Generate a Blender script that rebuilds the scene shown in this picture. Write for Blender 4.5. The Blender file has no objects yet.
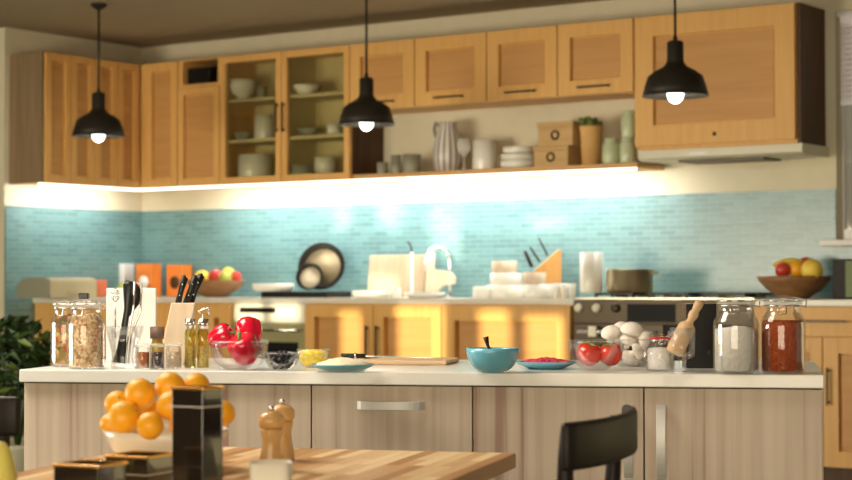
import bpy, math, random
from mathutils import Vector, Matrix
random.seed(7)
PI = math.pi
C = bpy.context.scene.collection
sc = bpy.context.scene

# ------------------------------------------------------------------ camera
F_PX = 1849.5                      # focal length in pixels of the 852 px frame
YAW, PITCH, ROLL = math.radians(34.86), math.radians(1.39), math.radians(-0.106)
CAM = Vector((9.53, -10.01, 1.08))
_f0 = Vector((-math.sin(YAW), math.cos(YAW), 0)); _r0 = Vector((math.cos(YAW), math.sin(YAW), 0)); _z = Vector((0, 0, 1))
FWD = _f0*math.cos(PITCH) + _z*math.sin(PITCH)
_u0 = -_f0*math.sin(PITCH) + _z*math.cos(PITCH)
RGT = _r0*math.cos(ROLL) + _u0*math.sin(ROLL)
UPV = -_r0*math.sin(ROLL) + _u0*math.cos(ROLL)
cd = bpy.data.cameras.new('camera'); cam = bpy.data.objects.new('camera', cd); C.objects.link(cam)
m = Matrix.Identity(4)
for i in range(3):
    m[i][0] = RGT[i]; m[i][1] = UPV[i]; m[i][2] = -FWD[i]; m[i][3] = CAM[i]
cam.matrix_world = m
cd.sensor_width = 36; cd.lens = F_PX/852*36; cd.clip_end = 100
cd.dof.use_dof = True; cd.dof.focus_distance = 4.78; cd.dof.aperture_fstop = 5.4
sc.camera = cam

# ------------------------------------------------------------------ world, sun, large lights
w = bpy.data.worlds.new('world'); sc.world = w; w.use_nodes = True
bg = w.node_tree.nodes['Background']; bg.inputs[0].default_value = (1.0, .86, .66, 1); bg.inputs[1].default_value = 0.22
sd = bpy.data.lights.new('sun', 'SUN'); sun = bpy.data.objects.new('sun', sd); C.objects.link(sun)
SUN_DIR = Vector((-.2565, .967, -.075)).normalized()
sun.rotation_euler = SUN_DIR.to_track_quat('-Z', 'Y').to_euler(); sun.location = (9, -16, 4)
sd.energy = 6.5; sd.color = (1.0, .86, .58); sd.angle = math.radians(.35)

def area(name, loc, target, sx, sy, power, col):
    l = bpy.data.lights.new(name, 'AREA'); l.shape = 'RECTANGLE'; l.size = sx; l.size_y = sy
    l.energy = power; l.color = col
    o = bpy.data.objects.new(name, l); C.objects.link(o); o.location = loc
    o.rotation_euler = (Vector(target)-Vector(loc)).to_track_quat('-Z', 'Y').to_euler(); return o
def G(lat, d, z=0):                 # ground point: metres right of and in front of the camera
    p = CAM + _r0*lat + _f0*d; return Vector((p.x, p.y, z))
area('island_top_fill', G(-1.1, 4.5, 2.78), G(-.1, 4.6, .86), 1.4, 2.4, 120, (1.0, .90, .76))  # unseen fill lamp added above the island to brighten the worktop
area('kitchen_side_fill', G(-5.0, 6.0, 1.0), G(.5, 9.8, 1.5), 3.0, 1.3, 220, (1.0, .88, .68))  # unseen fill lamp added out of frame to brighten the back cabinets
area('daylight_rear', G(-1.5, -1.5, 1.1), G(-1.0, 11.0, 1.5), 4.0, 1.4, 165, (1.0, .84, .60))
sc.view_settings.view_transform = 'Standard'; sc.view_settings.look = 'None'
sc.view_settings.exposure = 0.14; sc.view_settings.gamma = 1.0; sc.view_settings.use_curve_mapping = False

# ------------------------------------------------------------------ pixel -> place
def ray(px, py): return (FWD*F_PX + RGT*(px-426) - UPV*(py-240)).normalized()
def hz(px, py, z): d = ray(px, py); return CAM + d*((z-CAM.z)/d.z)
def hy(px, py, y): d = ray(px, py); return CAM + d*((y-CAM.y)/d.y)
def hx(px, py, x): d = ray(px, py); return CAM + d*((x-CAM.x)/d.x)
def hd(px, py, dist): d = ray(px, py); return CAM + d*(dist/d.dot(FWD))
def dep(p): return (p-CAM).dot(FWD)
def mpp(p): return dep(p)/F_PX

# ------------------------------------------------------------------ materials
def mat(name, col, rough=.5, metal=0, spec=.5, emit=None, es=0, alpha=None, bump=None, sss=0, coat=0):
    m = bpy.data.materials.new(name); m.use_nodes = True; b = m.node_tree.nodes['Principled BSDF']
    b.inputs['Base Color'].default_value = (*col, 1); b.inputs['Roughness'].default_value = rough
    b.inputs['Metallic'].default_value = metal; b.inputs['Specular IOR Level'].default_value = spec
    b.inputs['Coat Weight'].default_value = coat
    if emit: b.inputs['Emission Color'].default_value = (*emit, 1); b.inputs['Emission Strength'].default_value = es
    nt = m.node_tree
    # slight procedural variation so nothing is a dead flat colour
    tc = nt.nodes.new('ShaderNodeTexCoord'); no = nt.nodes.new('ShaderNodeTexNoise'); no.inputs['Scale'].default_value = bump[0] if bump else 9
    nt.links.new(tc.outputs['Object'], no.inputs['Vector'])
    mx = nt.nodes.new('ShaderNodeMix'); mx.data_type = 'RGBA'
    mx.inputs['A'].default_value = (*[c*.93 for c in col], 1); mx.inputs['B'].default_value = (*[min(1, c*1.06) for c in col], 1)
    nt.links.new(no.outputs['Fac'], mx.inputs['Factor']); nt.links.new(mx.outputs['Result'], b.inputs['Base Color'])
    if bump:
        bp = nt.nodes.new('ShaderNodeBump'); bp.inputs['Strength'].default_value = bump[1]; bp.inputs['Distance'].default_value = .01
        nt.links.new(no.outputs['Fac'], bp.inputs['Height']); nt.links.new(bp.outputs[0], b.inputs['Normal'])
    return m
def ramp(nt, stops, fac):
    r = nt.nodes.new('ShaderNodeValToRGB'); e = r.color_ramp.elements
    while len(e) < len(stops): e.new(.5)
    for k, (p, c) in enumerate(stops): e[k].position = p; e[k].color = (*c, 1)
    nt.links.new(fac, r.inputs[0]); return r.outputs[0]
def wood(name, stops, scale=(30, 30, 1.2), rough=.45, nscale=1.0, coat=0, detail=4, distort=.3):
    m = bpy.data.materials.new(name); m.use_nodes = True; nt = m.node_tree; b = nt.nodes['Principled BSDF']
    tc = nt.nodes.new('ShaderNodeTexCoord'); mp = nt.nodes.new('ShaderNodeMapping'); mp.inputs['Scale'].default_value = scale
    no = nt.nodes.new('ShaderNodeTexNoise'); no.inputs['Scale'].default_value = nscale; no.inputs['Detail'].default_value = detail
    no.inputs['Distortion'].default_value = distort
    nt.links.new(tc.outputs['Object'], mp.inputs[0]); nt.links.new(mp.outputs[0], no.inputs['Vector'])
    nt.links.new(ramp(nt, stops, no.outputs['Fac']), b.inputs['Base Color'])
    b.inputs['Roughness'].default_value = rough; b.inputs['Coat Weight'].default_value = coat; b.inputs['Specular IOR Level'].default_value = .3
    return m
def glass(name, tint=(1, 1, 1), ior=1.45, base=.01, gain=.7, rough=.04):
    m = bpy.data.materials.new(name); m.use_nodes = True; nt = m.node_tree; nt.nodes.clear()
    out = nt.nodes.new('ShaderNodeOutputMaterial'); mix = nt.nodes.new('ShaderNodeMixShader')
    t = nt.nodes.new('ShaderNodeBsdfTransparent'); t.inputs[0].default_value = (*tint, 1)
    g = nt.nodes.new('ShaderNodeBsdfGlossy'); g.inputs['Roughness'].default_value = rough
    fr = nt.nodes.new('ShaderNodeLayerWeight'); fr.inputs[0].default_value = .35
    mm = nt.nodes.new('ShaderNodeMath'); mm.operation = 'MULTIPLY_ADD'; mm.inputs[1].default_value = .55*gain; mm.inputs[2].default_value = base
    nt.links.new(fr.outputs['Fresnel'], mm.inputs[0]); nt.links.new(mm.outputs[0], mix.inputs[0])
    nt.links.new(t.outputs[0], mix.inputs[1]); nt.links.new(g.outputs[0], mix.inputs[2]); nt.links.new(mix.outputs[0], out.inputs[0])
    return m
def grains(name, cols, scale=220, rough=.7, bump=.6):
    m = bpy.data.materials.new(name); m.use_nodes = True; nt = m.node_tree; b = nt.nodes['Principled BSDF']
    tc = nt.nodes.new('ShaderNodeTexCoord'); v = nt.nodes.new('ShaderNodeTexVoronoi'); v.inputs['Scale'].default_value = scale
    nt.links.new(tc.outputs['Object'], v.inputs['Vector'])
    sp = nt.nodes.new('ShaderNodeSeparateColor'); nt.links.new(v.outputs['Color'], sp.inputs[0])
    n = len(cols); stops = [(i/(n), c) for i, c in enumerate(cols)]
    r = ramp(nt, stops, sp.outputs[0]); r.node.color_ramp.interpolation = 'CONSTANT'
    nt.links.new(r, b.inputs['Base Color']); b.inputs['Roughness'].default_value = rough
    bp = nt.nodes.new('ShaderNodeBump'); bp.inputs['Strength'].default_value = bump; bp.inputs['Distance'].default_value = .004; bp.invert = True
    nt.links.new(v.outputs['Distance'], bp.inputs['Height']); nt.links.new(bp.outputs[0], b.inputs['Normal'])
    return m
def tiles(name, axis):
    m = bpy.data.materials.new(name); m.use_nodes = True; nt = m.node_tree; b = nt.nodes['Principled BSDF']
    tc = nt.nodes.new('ShaderNodeTexCoord'); sp = nt.nodes.new('ShaderNodeSeparateXYZ'); cb = nt.nodes.new('ShaderNodeCombineXYZ')
    nt.links.new(tc.outputs['Object'], sp.inputs[0]); nt.links.new(sp.outputs[axis], cb.inputs[0]); nt.links.new(sp.outputs[2], cb.inputs[1])
    br = nt.nodes.new('ShaderNodeTexBrick'); nt.links.new(cb.outputs[0], br.inputs['Vector'])
    br.inputs['Scale'].default_value = 1; br.inputs['Brick Width'].default_value = .11; br.inputs['Row Height'].default_value = .032
    br.inputs['Mortar Size'].default_value = .0022; br.inputs['Bias'].default_value = 0
    br.inputs['Color1'].default_value = (.105, .225, .225, 1); br.inputs['Color2'].default_value = (.15, .30, .305, 1); br.inputs['Mortar'].default_value = (.22, .35, .35, 1)
    nt.links.new(br.outputs['Color'], b.inputs['Base Color']); b.inputs['Roughness'].default_value = .3; b.inputs['Specular IOR Level'].default_value = .8
    bp = nt.nodes.new('ShaderNodeBump'); bp.inputs['Strength'].default_value = .35; bp.inputs['Distance'].default_value = .004; bp.invert = True
    nt.links.new(br.outputs['Fac'], bp.inputs['Height']); nt.links.new(bp.outputs[0], b.inputs['Normal'])
    return m
M = dict(
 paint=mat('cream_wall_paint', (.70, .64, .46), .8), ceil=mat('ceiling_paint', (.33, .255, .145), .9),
 floor=wood('floor_boards', [(.3, (.10, .11, .08)), (.7, (.17, .17, .12))], (2, 14, 1), .5),
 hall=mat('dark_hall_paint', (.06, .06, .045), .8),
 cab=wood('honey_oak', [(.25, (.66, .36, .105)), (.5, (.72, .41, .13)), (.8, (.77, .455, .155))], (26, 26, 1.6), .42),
 cabp=wood('honey_oak_panel_shaded', [(.25, (.52, .265, .085)), (.5, (.57, .30, .10)), (.8, (.62, .335, .125))], (1.6, 26, 22), .45),  # door panel oak, toned darker partly to stand for recess shade
 cabh=wood('honey_oak_shelf', [(.25, (.55, .30, .10)), (.7, (.64, .38, .15))], (1.6, 26, 26), .42),
 cabin=mat('cabinet_interior', (.60, .50, .26), .6),
 darkwood_shade=wood('brown_wood_and_side_shade', [(.3, (.055, .024, .008)), (.7, (.09, .040, .013))], (26, 26, 1.6), .5),  # brown wood; shade of the right-facing cabinet sides is put into the colour
 blackm=mat('black_metal', (.018, .016, .012), .38, .6), handle=mat('dark_bronze_handle', (.06, .045, .03), .4, .8),
 quartz=mat('white_quartz', (.84, .83, .79), .28, coat=.3), backtop=mat('pale_worktop', (.70, .68, .58), .3),
 island=wood('pale_streaked_laminate', [(.32, (.40, .26, .20)), (.40, (.58, .465, .37)), (.55, (.66, .55, .44)), (.75, (.72, .61, .50))], (22, 22, .35), .42, 1.6, detail=6, distort=.15),
 gap=mat('shadow_gap_core', (.09, .06, .04), .8), steel=mat('brushed_steel', (.72, .71, .69), .5, .35),
 chrome=mat('chrome', (.75, .75, .75), .12, 1), brass=mat('warm_steel', (.72, .62, .42), .3, .9),
 cooker=mat('dark_cooker_front', (.085, .062, .034), .45, .4), blackg=mat('black_glass', (.008, .008, .008), .5, 0, .15),
 knob=mat('ivory_knob', (.85, .82, .62), .35), whitee=mat('cream_enamel', (.80, .77, .64), .3),
 hood=mat('cream_hood_enamel', (.66, .62, .46), .35), oven=mat('oven_glass_front', (.42, .40, .20), .2, .2),
 led=mat('led_diffuser', (1, 1, 1), .4, emit=(1, .99, .95), es=1.7), bulb=mat('lamp_bulb_glow', (1, 1, 1), .3, emit=(.92, 1, .98), es=3.0),
 china=mat('white_china', (.82, .80, .70), .22, coat=.3), greyc=mat('grey_stoneware', (.30, .30, .22), .45),
 glass=glass('clear_glass'), pane=glass('cabinet_pane', (.95, .95, .88), base=.04, gain=.5), bottle=glass('yellow_oil_glass', (.93, .90, .62), base=.03),
 shade=mat('black_enamel_shade', (.018, .015, .011), .5, 0, .3), shadein=mat('shade_inner_enamel', (.5, .48, .42), .5),
 orange=mat('orange_peel', (.92, .43, .012), .38, bump=(160, .12)), stemg=mat('green_stem', (.12, .33, .05), .5),
 pepper=mat('red_pepper_skin', (.66, .004, .035), .12, coat=.7), tomato=mat('tomato_skin', (.70, .035, .012), .16, coat=.5),
 mush=mat('mushroom_skin', (.88, .82, .74), .7, bump=(60, .2)), blue=mat('sky_blue_glaze', (.17, .50, .66), .18, coat=.5),
 rice=mat('grated_cheese', (.90, .80, .58), .7, bump=(120, .8)), meat=mat('minced_red_meat', (.70, .04, .12), .5, bump=(90, 1)),
 boardw=wood('beech_board', [(.3, (.62, .42, .24)), (.7, (.74, .54, .34))], (2, 30, 30), .5),
 palew=wood('pale_beech', [(.3, (.66, .52, .36)), (.7, (.78, .65, .48))], (20, 20, 2), .5),
 creamw=wood('cream_chopping_board', [(.3, (.47, .36, .23)), (.7, (.54, .43, .29))], (20, 20, 2), .5),
 knifew=wood('orange_knife_block', [(.3, (.50, .25, .07)), (.7, (.60, .32, .10))], (20, 20, 2), .5),
 mill=wood('olive_wood_mill', [(.3, (.60, .34, .12)), (.7, (.80, .54, .25))], (25, 25, 6), .3, coat=.4),
 bowlw=wood('walnut_bowl', [(.3, (.22, .105, .04)), (.7, (.34, .175, .07))], (10, 10, 30), .4),
 pinw=wood('rolling_pin_beech', [(.3, (.60, .40, .22)), (.7, (.72, .52, .32))], (40, 40, 4), .5),
 blackp=mat('black_plastic', (.010, .010, .010), .3, 0, .35), tin=mat('black_lacquer_tin', (.014, .010, .008), .12, coat=.6), gold=mat('gold_rim', (.75, .42, .10), .25, .9),
 chair=mat('black_painted_wood', (.013, .009, .007), .5, 0, .25),
 flour=mat('white_flour', (.80, .78, .74), .9, bump=(80, .5)), salt=mat('white_salt', (.84, .83, .80), .9, bump=(150, .5)),
 paprika=mat('paprika_powder', (.42, .075, .012), .85, bump=(120, .9)),
 chick=grains('tan_chickpeas', [(.95, .74, .48), (.84, .60, .34), (1, .88, .62), (.62, .38, .19)], 150),
 pasta=grains('coloured_pasta', [(.60, .30, .10), (.16, .12, .05), (.68, .52, .22), (.45, .08, .03), (.30, .22, .06)], 75),
 corn=grains('yellow_sweetcorn', [(1, .80, .06), (1, .88, .18), (.98, .70, .04)], 110, .4),
 berry=mat('black_berry', (.018, .014, .022), .3), honey=mat('amber_spice', (.42, .13, .03), .5, bump=(120, .5)),
 pcorn=grains('black_peppercorn', [(.03, .02, .02), (.10, .07, .05), (.02, .015, .01)], 250),
 beige=grains('beige_spice', [(.55, .40, .25), (.66, .52, .36)], 250), oil=mat('amber_oil', (.50, .34, .05), .1, coat=.6),
 paper=mat('white_paper_board', (.86, .85, .82), .6), ceramic=mat('off_white_ceramic', (.84, .80, .70), .25, coat=.3),
 terr=mat('wicker_pot', (.72, .42, .15), .6, bump=(40, .6)), leaf=mat('leaf_green', (.016, .042, .008), .45), leafy=mat('lime_leaf', (.11, .16, .03), .45),
 pear=mat('yellow_pear_skin', (.72, .66, .16), .4), applr=mat('red_apple_skin', (.55, .05, .03), .25), applg=mat('green_apple_skin', (.45, .52, .08), .3),
 banana=mat('banana_skin', (.85, .62, .08), .4), greenj=mat('pale_green_jar', (.55, .62, .40), .25), kraft=mat('orange_card', (.75, .22, .03), .5),
 brick=mat('coral_cloth', (.70, .17, .07), .7), box=wood('light_wood_crate', [(.3, (.50, .31, .12)), (.7, (.62, .41, .18))], (2, 20, 20), .6),
 blind=mat('white_blind', (.86, .82, .86), .6), white=mat('white_gloss_paint', (.80, .79, .76), .4), rubber=mat('orange_rubber_seal', (.75, .30, .15), .6),
 panbase=mat('worn_pan_base', (.30, .24, .13), .55, .5, bump=(30, .5)), red=mat('red_band', (.6, .02, .03), .5), cork=mat('brown_cap', (.20, .13, .10), .5), bread=mat('cream_bread_box', (.66, .58, .36), .4), striped=None,
)
def stripes(name, c1, c2, n=14):
    m = bpy.data.materials.new(name); m.use_nodes = True; nt = m.node_tree; b = nt.nodes['Principled BSDF']
    tc = nt.nodes.new('ShaderNodeTexCoord'); sp = nt.nodes.new('ShaderNodeSeparateXYZ'); nt.links.new(tc.outputs['Object'], sp.inputs[0])
    at = nt.nodes.new('ShaderNodeMath'); at.operation = 'ARCTAN2'; nt.links.new(sp.outputs[0], at.inputs[0]); nt.links.new(sp.outputs[1], at.inputs[1])
    mu = nt.nodes.new('ShaderNodeMath'); mu.operation = 'MULTIPLY'; mu.inputs[1].default_value = n; nt.links.new(at.outputs[0], mu.inputs[0])
    si = nt.nodes.new('ShaderNodeMath'); si.operation = 'SINE'; nt.links.new(mu.outputs[0], si.inputs[0])
    nt.links.new(ramp(nt, [(.2, c1), (.55, c2)], si.outputs[0]), b.inputs['Base Color']); b.inputs['Roughness'].default_value = .3
    return m
M['striped'] = stripes('grey_striped_glaze', (.72, .66, .58), (.22, .20, .18))
def blockwood():
    m = bpy.data.materials.new('butcher_block_table'); m.use_nodes = True; nt = m.node_tree; b = nt.nodes['Principled BSDF']
    tc = nt.nodes.new('ShaderNodeTexCoord'); mp = nt.nodes.new('ShaderNodeMapping'); mp.inputs['Rotation'].default_value = (0, 0, PI/2)
    nt.links.new(tc.outputs['Object'], mp.inputs[0])
    br = nt.nodes.new('ShaderNodeTexBrick'); nt.links.new(mp.outputs[0], br.inputs['Vector']); br.inputs['Scale'].default_value = 1
    br.inputs['Brick Width'].default_value = .30; br.inputs['Row Height'].default_value = .027; br.inputs['Mortar Size'].default_value = .0004
    br.offset = .37; br.inputs['Color1'].default_value = (0, 0, 0, 1); br.inputs['Color2'].default_value = (1, 1, 1, 1); br.inputs['Mortar'].default_value = (.1, .1, .1, 1)
    mp2 = nt.nodes.new('ShaderNodeMapping'); mp2.inputs['Scale'].default_value = (60, 3, 10); nt.links.new(tc.outputs['Object'], mp2.inputs[0])
    no = nt.nodes.new('ShaderNodeTexNoise'); no.inputs['Scale'].default_value = 1; nt.links.new(mp2.outputs[0], no.inputs['Vector'])
    ad = nt.nodes.new('ShaderNodeMix'); ad.data_type = 'RGBA'; ad.inputs['Factor'].default_value = .35
    nt.links.new(br.outputs['Color'], ad.inputs['A']); nt.links.new(no.outputs['Color'], ad.inputs['B'])
    nt.links.new(ramp(nt, [(.15, (.42, .20, .075)), (.45, (.62, .37, .16)), (.8, (.86, .66, .38))], ad.outputs['Result']), b.inputs['Base Color'])
    b.inputs['Roughness'].default_value = .42; b.inputs['Specular IOR Level'].default_value = .3
    return m
M['block'] = blockwood()

# ------------------------------------------------------------------ mesh builder
class MB:
    def __init__(s): s.v = []; s.f = []; s.sm = []; s.X = Matrix.Identity(4)
    def at(s, loc=(0, 0, 0), rot=(0, 0, 0)):
        from mathutils import Euler
        s.X = Matrix.Translation(loc) @ Euler(rot).to_matrix().to_4x4(); return s
    def add(s, vs, fs, smooth=False):
        n = len(s.v); s.v += [tuple(s.X @ Vector(p)) for p in vs]; s.f += [tuple(i+n for i in f) for f in fs]; s.sm += [smooth]*len(fs); return s
    def box(s, x0, x1, y0, y1, z0, z1):
        return s.add([(x0,y0,z0),(x1,y0,z0),(x1,y1,z0),(x0,y1,z0),(x0,y0,z1),(x1,y0,z1),(x1,y1,z1),(x0,y1,z1)],
                     [(0,3,2,1),(4,5,6,7),(0,1,5,4),(1,2,6,5),(2,3,7,6),(3,0,4,7)])
    def prism(s, poly, a, b, ax='z', smooth=False):   # extrude a 2d outline along an axis
        n = len(poly)
        f = {'z': lambda p, t: (p[0], p[1], t), 'y': lambda p, t: (p[0], t, p[1]), 'x': lambda p, t: (t, p[0], p[1])}[ax]
        vs = [f(p, a) for p in poly]+[f(p, b) for p in poly]
        s.add(vs, [tuple(range(n))[::-1], tuple(range(n, 2*n))]); 
        return s.add(vs, [(i, (i+1) % n, n+(i+1) % n, n+i) for i in range(n)], smooth)
    def lathe(s, prof, n=36, fn=None, sq=0):
        vs = []; fs = []
        for r, z in prof:
            for k in range(n):
                t = 2*PI*k/n; q = r
                if sq: q = r/((abs(math.cos(t))**sq+abs(math.sin(t))**sq)**(1/sq))
                if fn: q = fn(r, z, t)
                vs.append((q*math.cos(t), q*math.sin(t), z))
        for j in range(len(prof)-1):
            for k in range(n):
                a = j*n+k; b = j*n+(k+1) % n; fs.append((a, b, b+n, a+n))
        if prof[0][0] > 1e-5: fs.append(tuple(range(n))[::-1]) if prof[0] != prof[-1] else None
        if prof[-1][0] > 1e-5 and prof[0] != prof[-1]: fs.append(tuple(range((len(prof)-1)*n, len(prof)*n)))
        return s.add(vs, fs, True)
    def ball(s, c, r, sc=(1, 1, 1), n=16):
        vs = []; fs = []; h = n//2
        for j in range(h+1):
            p = PI*j/h
            for k in range(n):
                t = 2*PI*k/n; vs.append((c[0]+r*sc[0]*math.sin(p)*math.cos(t), c[1]+r*sc[1]*math.sin(p)*math.sin(t), c[2]-r*sc[2]*math.cos(p)))
        for j in range(h):
            for k in range(n): a = j*n+k; b = j*n+(k+1) % n; fs.append((a, b, b+n, a+n))
        return s.add(vs, fs, True)
    def tube(s, pts, r, n=10, closed=False, flat=1.0):
        pts = [Vector(p) for p in pts]; N = len(pts); rs = r if isinstance(r, (list, tuple)) else [r]*N
        vs = []; fs = []; up = None
        for i, p in enumerate(pts):
            if closed: t = pts[(i+1) % N]-pts[i-1]
            else: t = pts[min(i+1, N-1)]-pts[max(i-1, 0)]
            t.normalize()
            if up is None: up = Vector((0, 0, 1)) if abs(t.z) < .9 else Vector((0, 1, 0))
            a = t.cross(up)
            if a.length < 1e-4: a = t.cross(Vector((1, 0, 0)))
            a.normalize(); b = a.cross(t).normalized(); up = b
            for k in range(n):
                q = 2*PI*k/n; vs.append(p+a*math.cos(q)*rs[i]+b*math.sin(q)*rs[i]*flat)
        L = N if closed else N-1
        for i in range(L):
            for k in range(n):
                a0 = i*n+k; a1 = i*n+(k+1) % n; j = ((i+1) % N)*n
                fs.append((a0, a1, j+(k+1) % n, j+k))
        if not closed: fs += [tuple(range(n))[::-1], tuple(range((N-1)*n, N*n))]
        return s.add(vs, fs, True)
    def build(s, name, m, parent=None, loc=None, rot=None, bevel=0, label=None, sub=0):
        me = bpy.data.meshes.new(name); me.from_pydata(s.v, [], s.f); me.update()
        me.polygons.foreach_set('use_smooth', s.sm); me.materials.append(M[m] if isinstance(m, str) else m)
        bmfix(me)
        o = bpy.data.objects.new(name, me); C.objects.link(o)
        if parent: o.parent = parent
        if loc is not None: o.location = loc
        if rot is not None: o.rotation_euler = rot
        if bevel:
            b = o.modifiers.new('bevel', 'BEVEL'); b.width = bevel; b.segments = 2; b.limit_method = 'ANGLE'; b.angle_limit = math.radians(50)
        if sub: q = o.modifiers.new('sub', 'SUBSURF'); q.levels = sub; q.render_levels = sub
        if label: o['label'] = label
        return o
def bmfix(me):
    import bmesh
    b = bmesh.new(); b.from_mesh(me); bmesh.ops.remove_doubles(b, verts=b.verts, dist=1e-6); bmesh.ops.recalc_face_normals(b, faces=b.faces); b.to_mesh(me); b.free()
def thing(name, label, cat, loc, rz=0, group=None):
    o = bpy.data.objects.new(name, None); C.objects.link(o); o.empty_display_size = .05
    o.location = loc; o.rotation_euler = (0, 0, rz); return tag(o, label, cat, group)
def tag(o, label, cat, group=None, kind=None):
    o['label'] = label; o['category'] = cat
    if group: o['group'] = group
    if kind: o['kind'] = kind
    return o
def struct(o, label=None):
    o['kind'] = 'structure'
    if label: o['label'] = label
    return o
def dup(root, loc, rot=None, label=None, scale=None):
    def cp(o, par):
        c = o.copy(); C.objects.link(c)
        if par: c.parent = par
        for ch in [x for x in C.objects if x.parent == o]: cp(ch, c)
        return c
    r = cp(root, None); r.location = loc
    if rot is not None: r.rotation_euler = rot if not isinstance(rot, (int, float)) else (0, 0, rot)
    if label: r['label'] = label
    if scale: r.scale = (scale,)*3 if not isinstance(scale, tuple) else scale
    return r
def shell(prof, t):                 # closed thin wall from an outer profile going bottom centre -> rim
    inner = [(max(r-t, 0), z+(t if i == 0 or prof[i][1] <= prof[0][1]+1e-6 else 0)) for i, (r, z) in enumerate(prof)]
    return prof + inner[::-1]

# ------------------------------------------------------------------ the room
CEIL = 2.84
tile_z = hy(142, 211.7, 0).z
Y_END = hx(4, 240, 0).y            # where the left wall stops
wx = hy(836, 120, 0).x; wz0 = hy(845, 240, 0).z; wz1 = hy(838, 11, 0).z
b = MB().box(-.15, wx, 0, .15, 0, CEIL).box(wx, 7.4, 0, .15, 0, wz0).box(wx, 7.4, 0, .15, wz1, CEIL).box(7.4, 13, 0, .15, 0, CEIL)
struct(b.build('wall_back', 'paint'), 'cream painted back kitchen wall')
struct(MB().box(-.15, 0, Y_END, 0, 0, CEIL).build('wall_left', 'paint'), 'cream painted left wall with open end')
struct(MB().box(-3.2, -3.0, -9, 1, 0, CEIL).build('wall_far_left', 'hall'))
struct(MB().box(-3.2, 13, -15, .15, -.1, 0).build('floor', 'floor'))
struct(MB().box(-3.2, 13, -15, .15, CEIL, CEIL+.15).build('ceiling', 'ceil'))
# unseen rear wall; its openings are cut only to shape the sun patches
def back(px, py, yp):               # follow a sunlit point back along the sun to the rear wall
    p = hy(px, py, yp); q = p-SUN_DIR*((p.y+14.5)/SUN_DIR.y); return q.x, q.z
HS = []
for x0_, x1_, y0_, y1_, yp_ in ((238, 264, 304, 321, -.62), (272, 301, 304, 321, -.62), (341, 364, 313, 372, -.62), (398, 448, 306, 372, -.62), (480, 512, 311, 372, -.62), (526, 566, 317, 372, -.62),
                                (333, 352, 206, 232, 0), (379, 402, 203, 229, 0), (430, 462, 210, 262, 0), (530, 568, 215, 231, 0), (368, 398, 275, 297, -.16)):
    a_ = back(x0_, y1_, yp_); c_ = back(x1_, y0_, yp_); HS.append((a_[0], c_[0], a_[1], c_[1]))
gx_ = sorted({-3.2, 13.0} | {h[0] for h in HS} | {h[1] for h in HS}); gz_ = sorted({0.0, CEIL} | {h[2] for h in HS} | {h[3] for h in HS})
b = MB()
for i in range(len(gx_)-1):
    run = None
    for j in range(len(gz_)):
        opn = j == len(gz_)-1 or any(h[0] < (gx_[i]+gx_[i+1])/2 < h[1] and h[2] < (gz_[j]+gz_[j+1])/2 < h[3] for h in HS)
        if opn:
            if run is not None: b.box(gx_[i], gx_[i+1], -14.53, -14.47, run, gz_[j]); run = None
        elif run is None: run = gz_[j]
struct(b.build('wall_rear_sun_mask', 'paint'))
print('HOLES', [[round(q, 2) for q in h] for h in HS])
# tiled splashbacks (thin slabs on the walls)
struct(MB().box(0, wx-.001, -.012, 0, .2, tile_z).box(wx-.001, 7.4, -.012, 0, .2, wz0-.04).build('trim_1', tiles('blue_tiles', 0)), 'blue glazed tile splashback on back wall')
struct(MB().box(0, .012, Y_END+.005, -.012, .05, tile_z).build('trim_2', tiles('blue_tiles_side', 1)), 'blue glazed tile splashback on left wall')
# window in the back wall
W1 = 7.3
o = MB()
o.box(7.3, 7.37, .02, .07, wz0, wz1-.03).box(wx+.0, 7.3, .02, .07, wz1-.03, wz1-.0005).box(wx+.03, wx+.035, .02, .07, wz0, wz1-.031).box(wx+.036, 7.3, .02, .07, wz0, wz0+.06)
wf = struct(o.build('window_1', 'white', bevel=.004), 'white window frame at right of back wall')
MB().box(wx-.07, 7.47, -.09, .02, wz0-.035, wz0).build('window_sill', 'white', wf, bevel=.005)
MB().box(wx+.04, 7.299, .04, .045, wz0+.061, wz1-.031).build('pane', 'pane', wf)
bl = thing('window_blind', 'white slatted blind hanging in the window at right', 'blind', (wx+.045, .0, wz1-.032))
MB().box(0, 1.0, -.045, -.012, -.05, 0).build('head_rail', 'blind', bl)
z = -.06
zb = hy(848, 100, 0).z-(wz1-.03)
k = 0
sl = MB()
while z > zb:
    sl.at((0, -.03, z), (.9, 0, 0)).box(0, 1.0, -.017, .017, -.001, .001); z -= .03
sl.build('slats', 'blind', bl)
MB().box(0, 1.0, -.04, -.018, zb-.03, zb-.008).build('bottom_rail', 'blind', bl)

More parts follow.
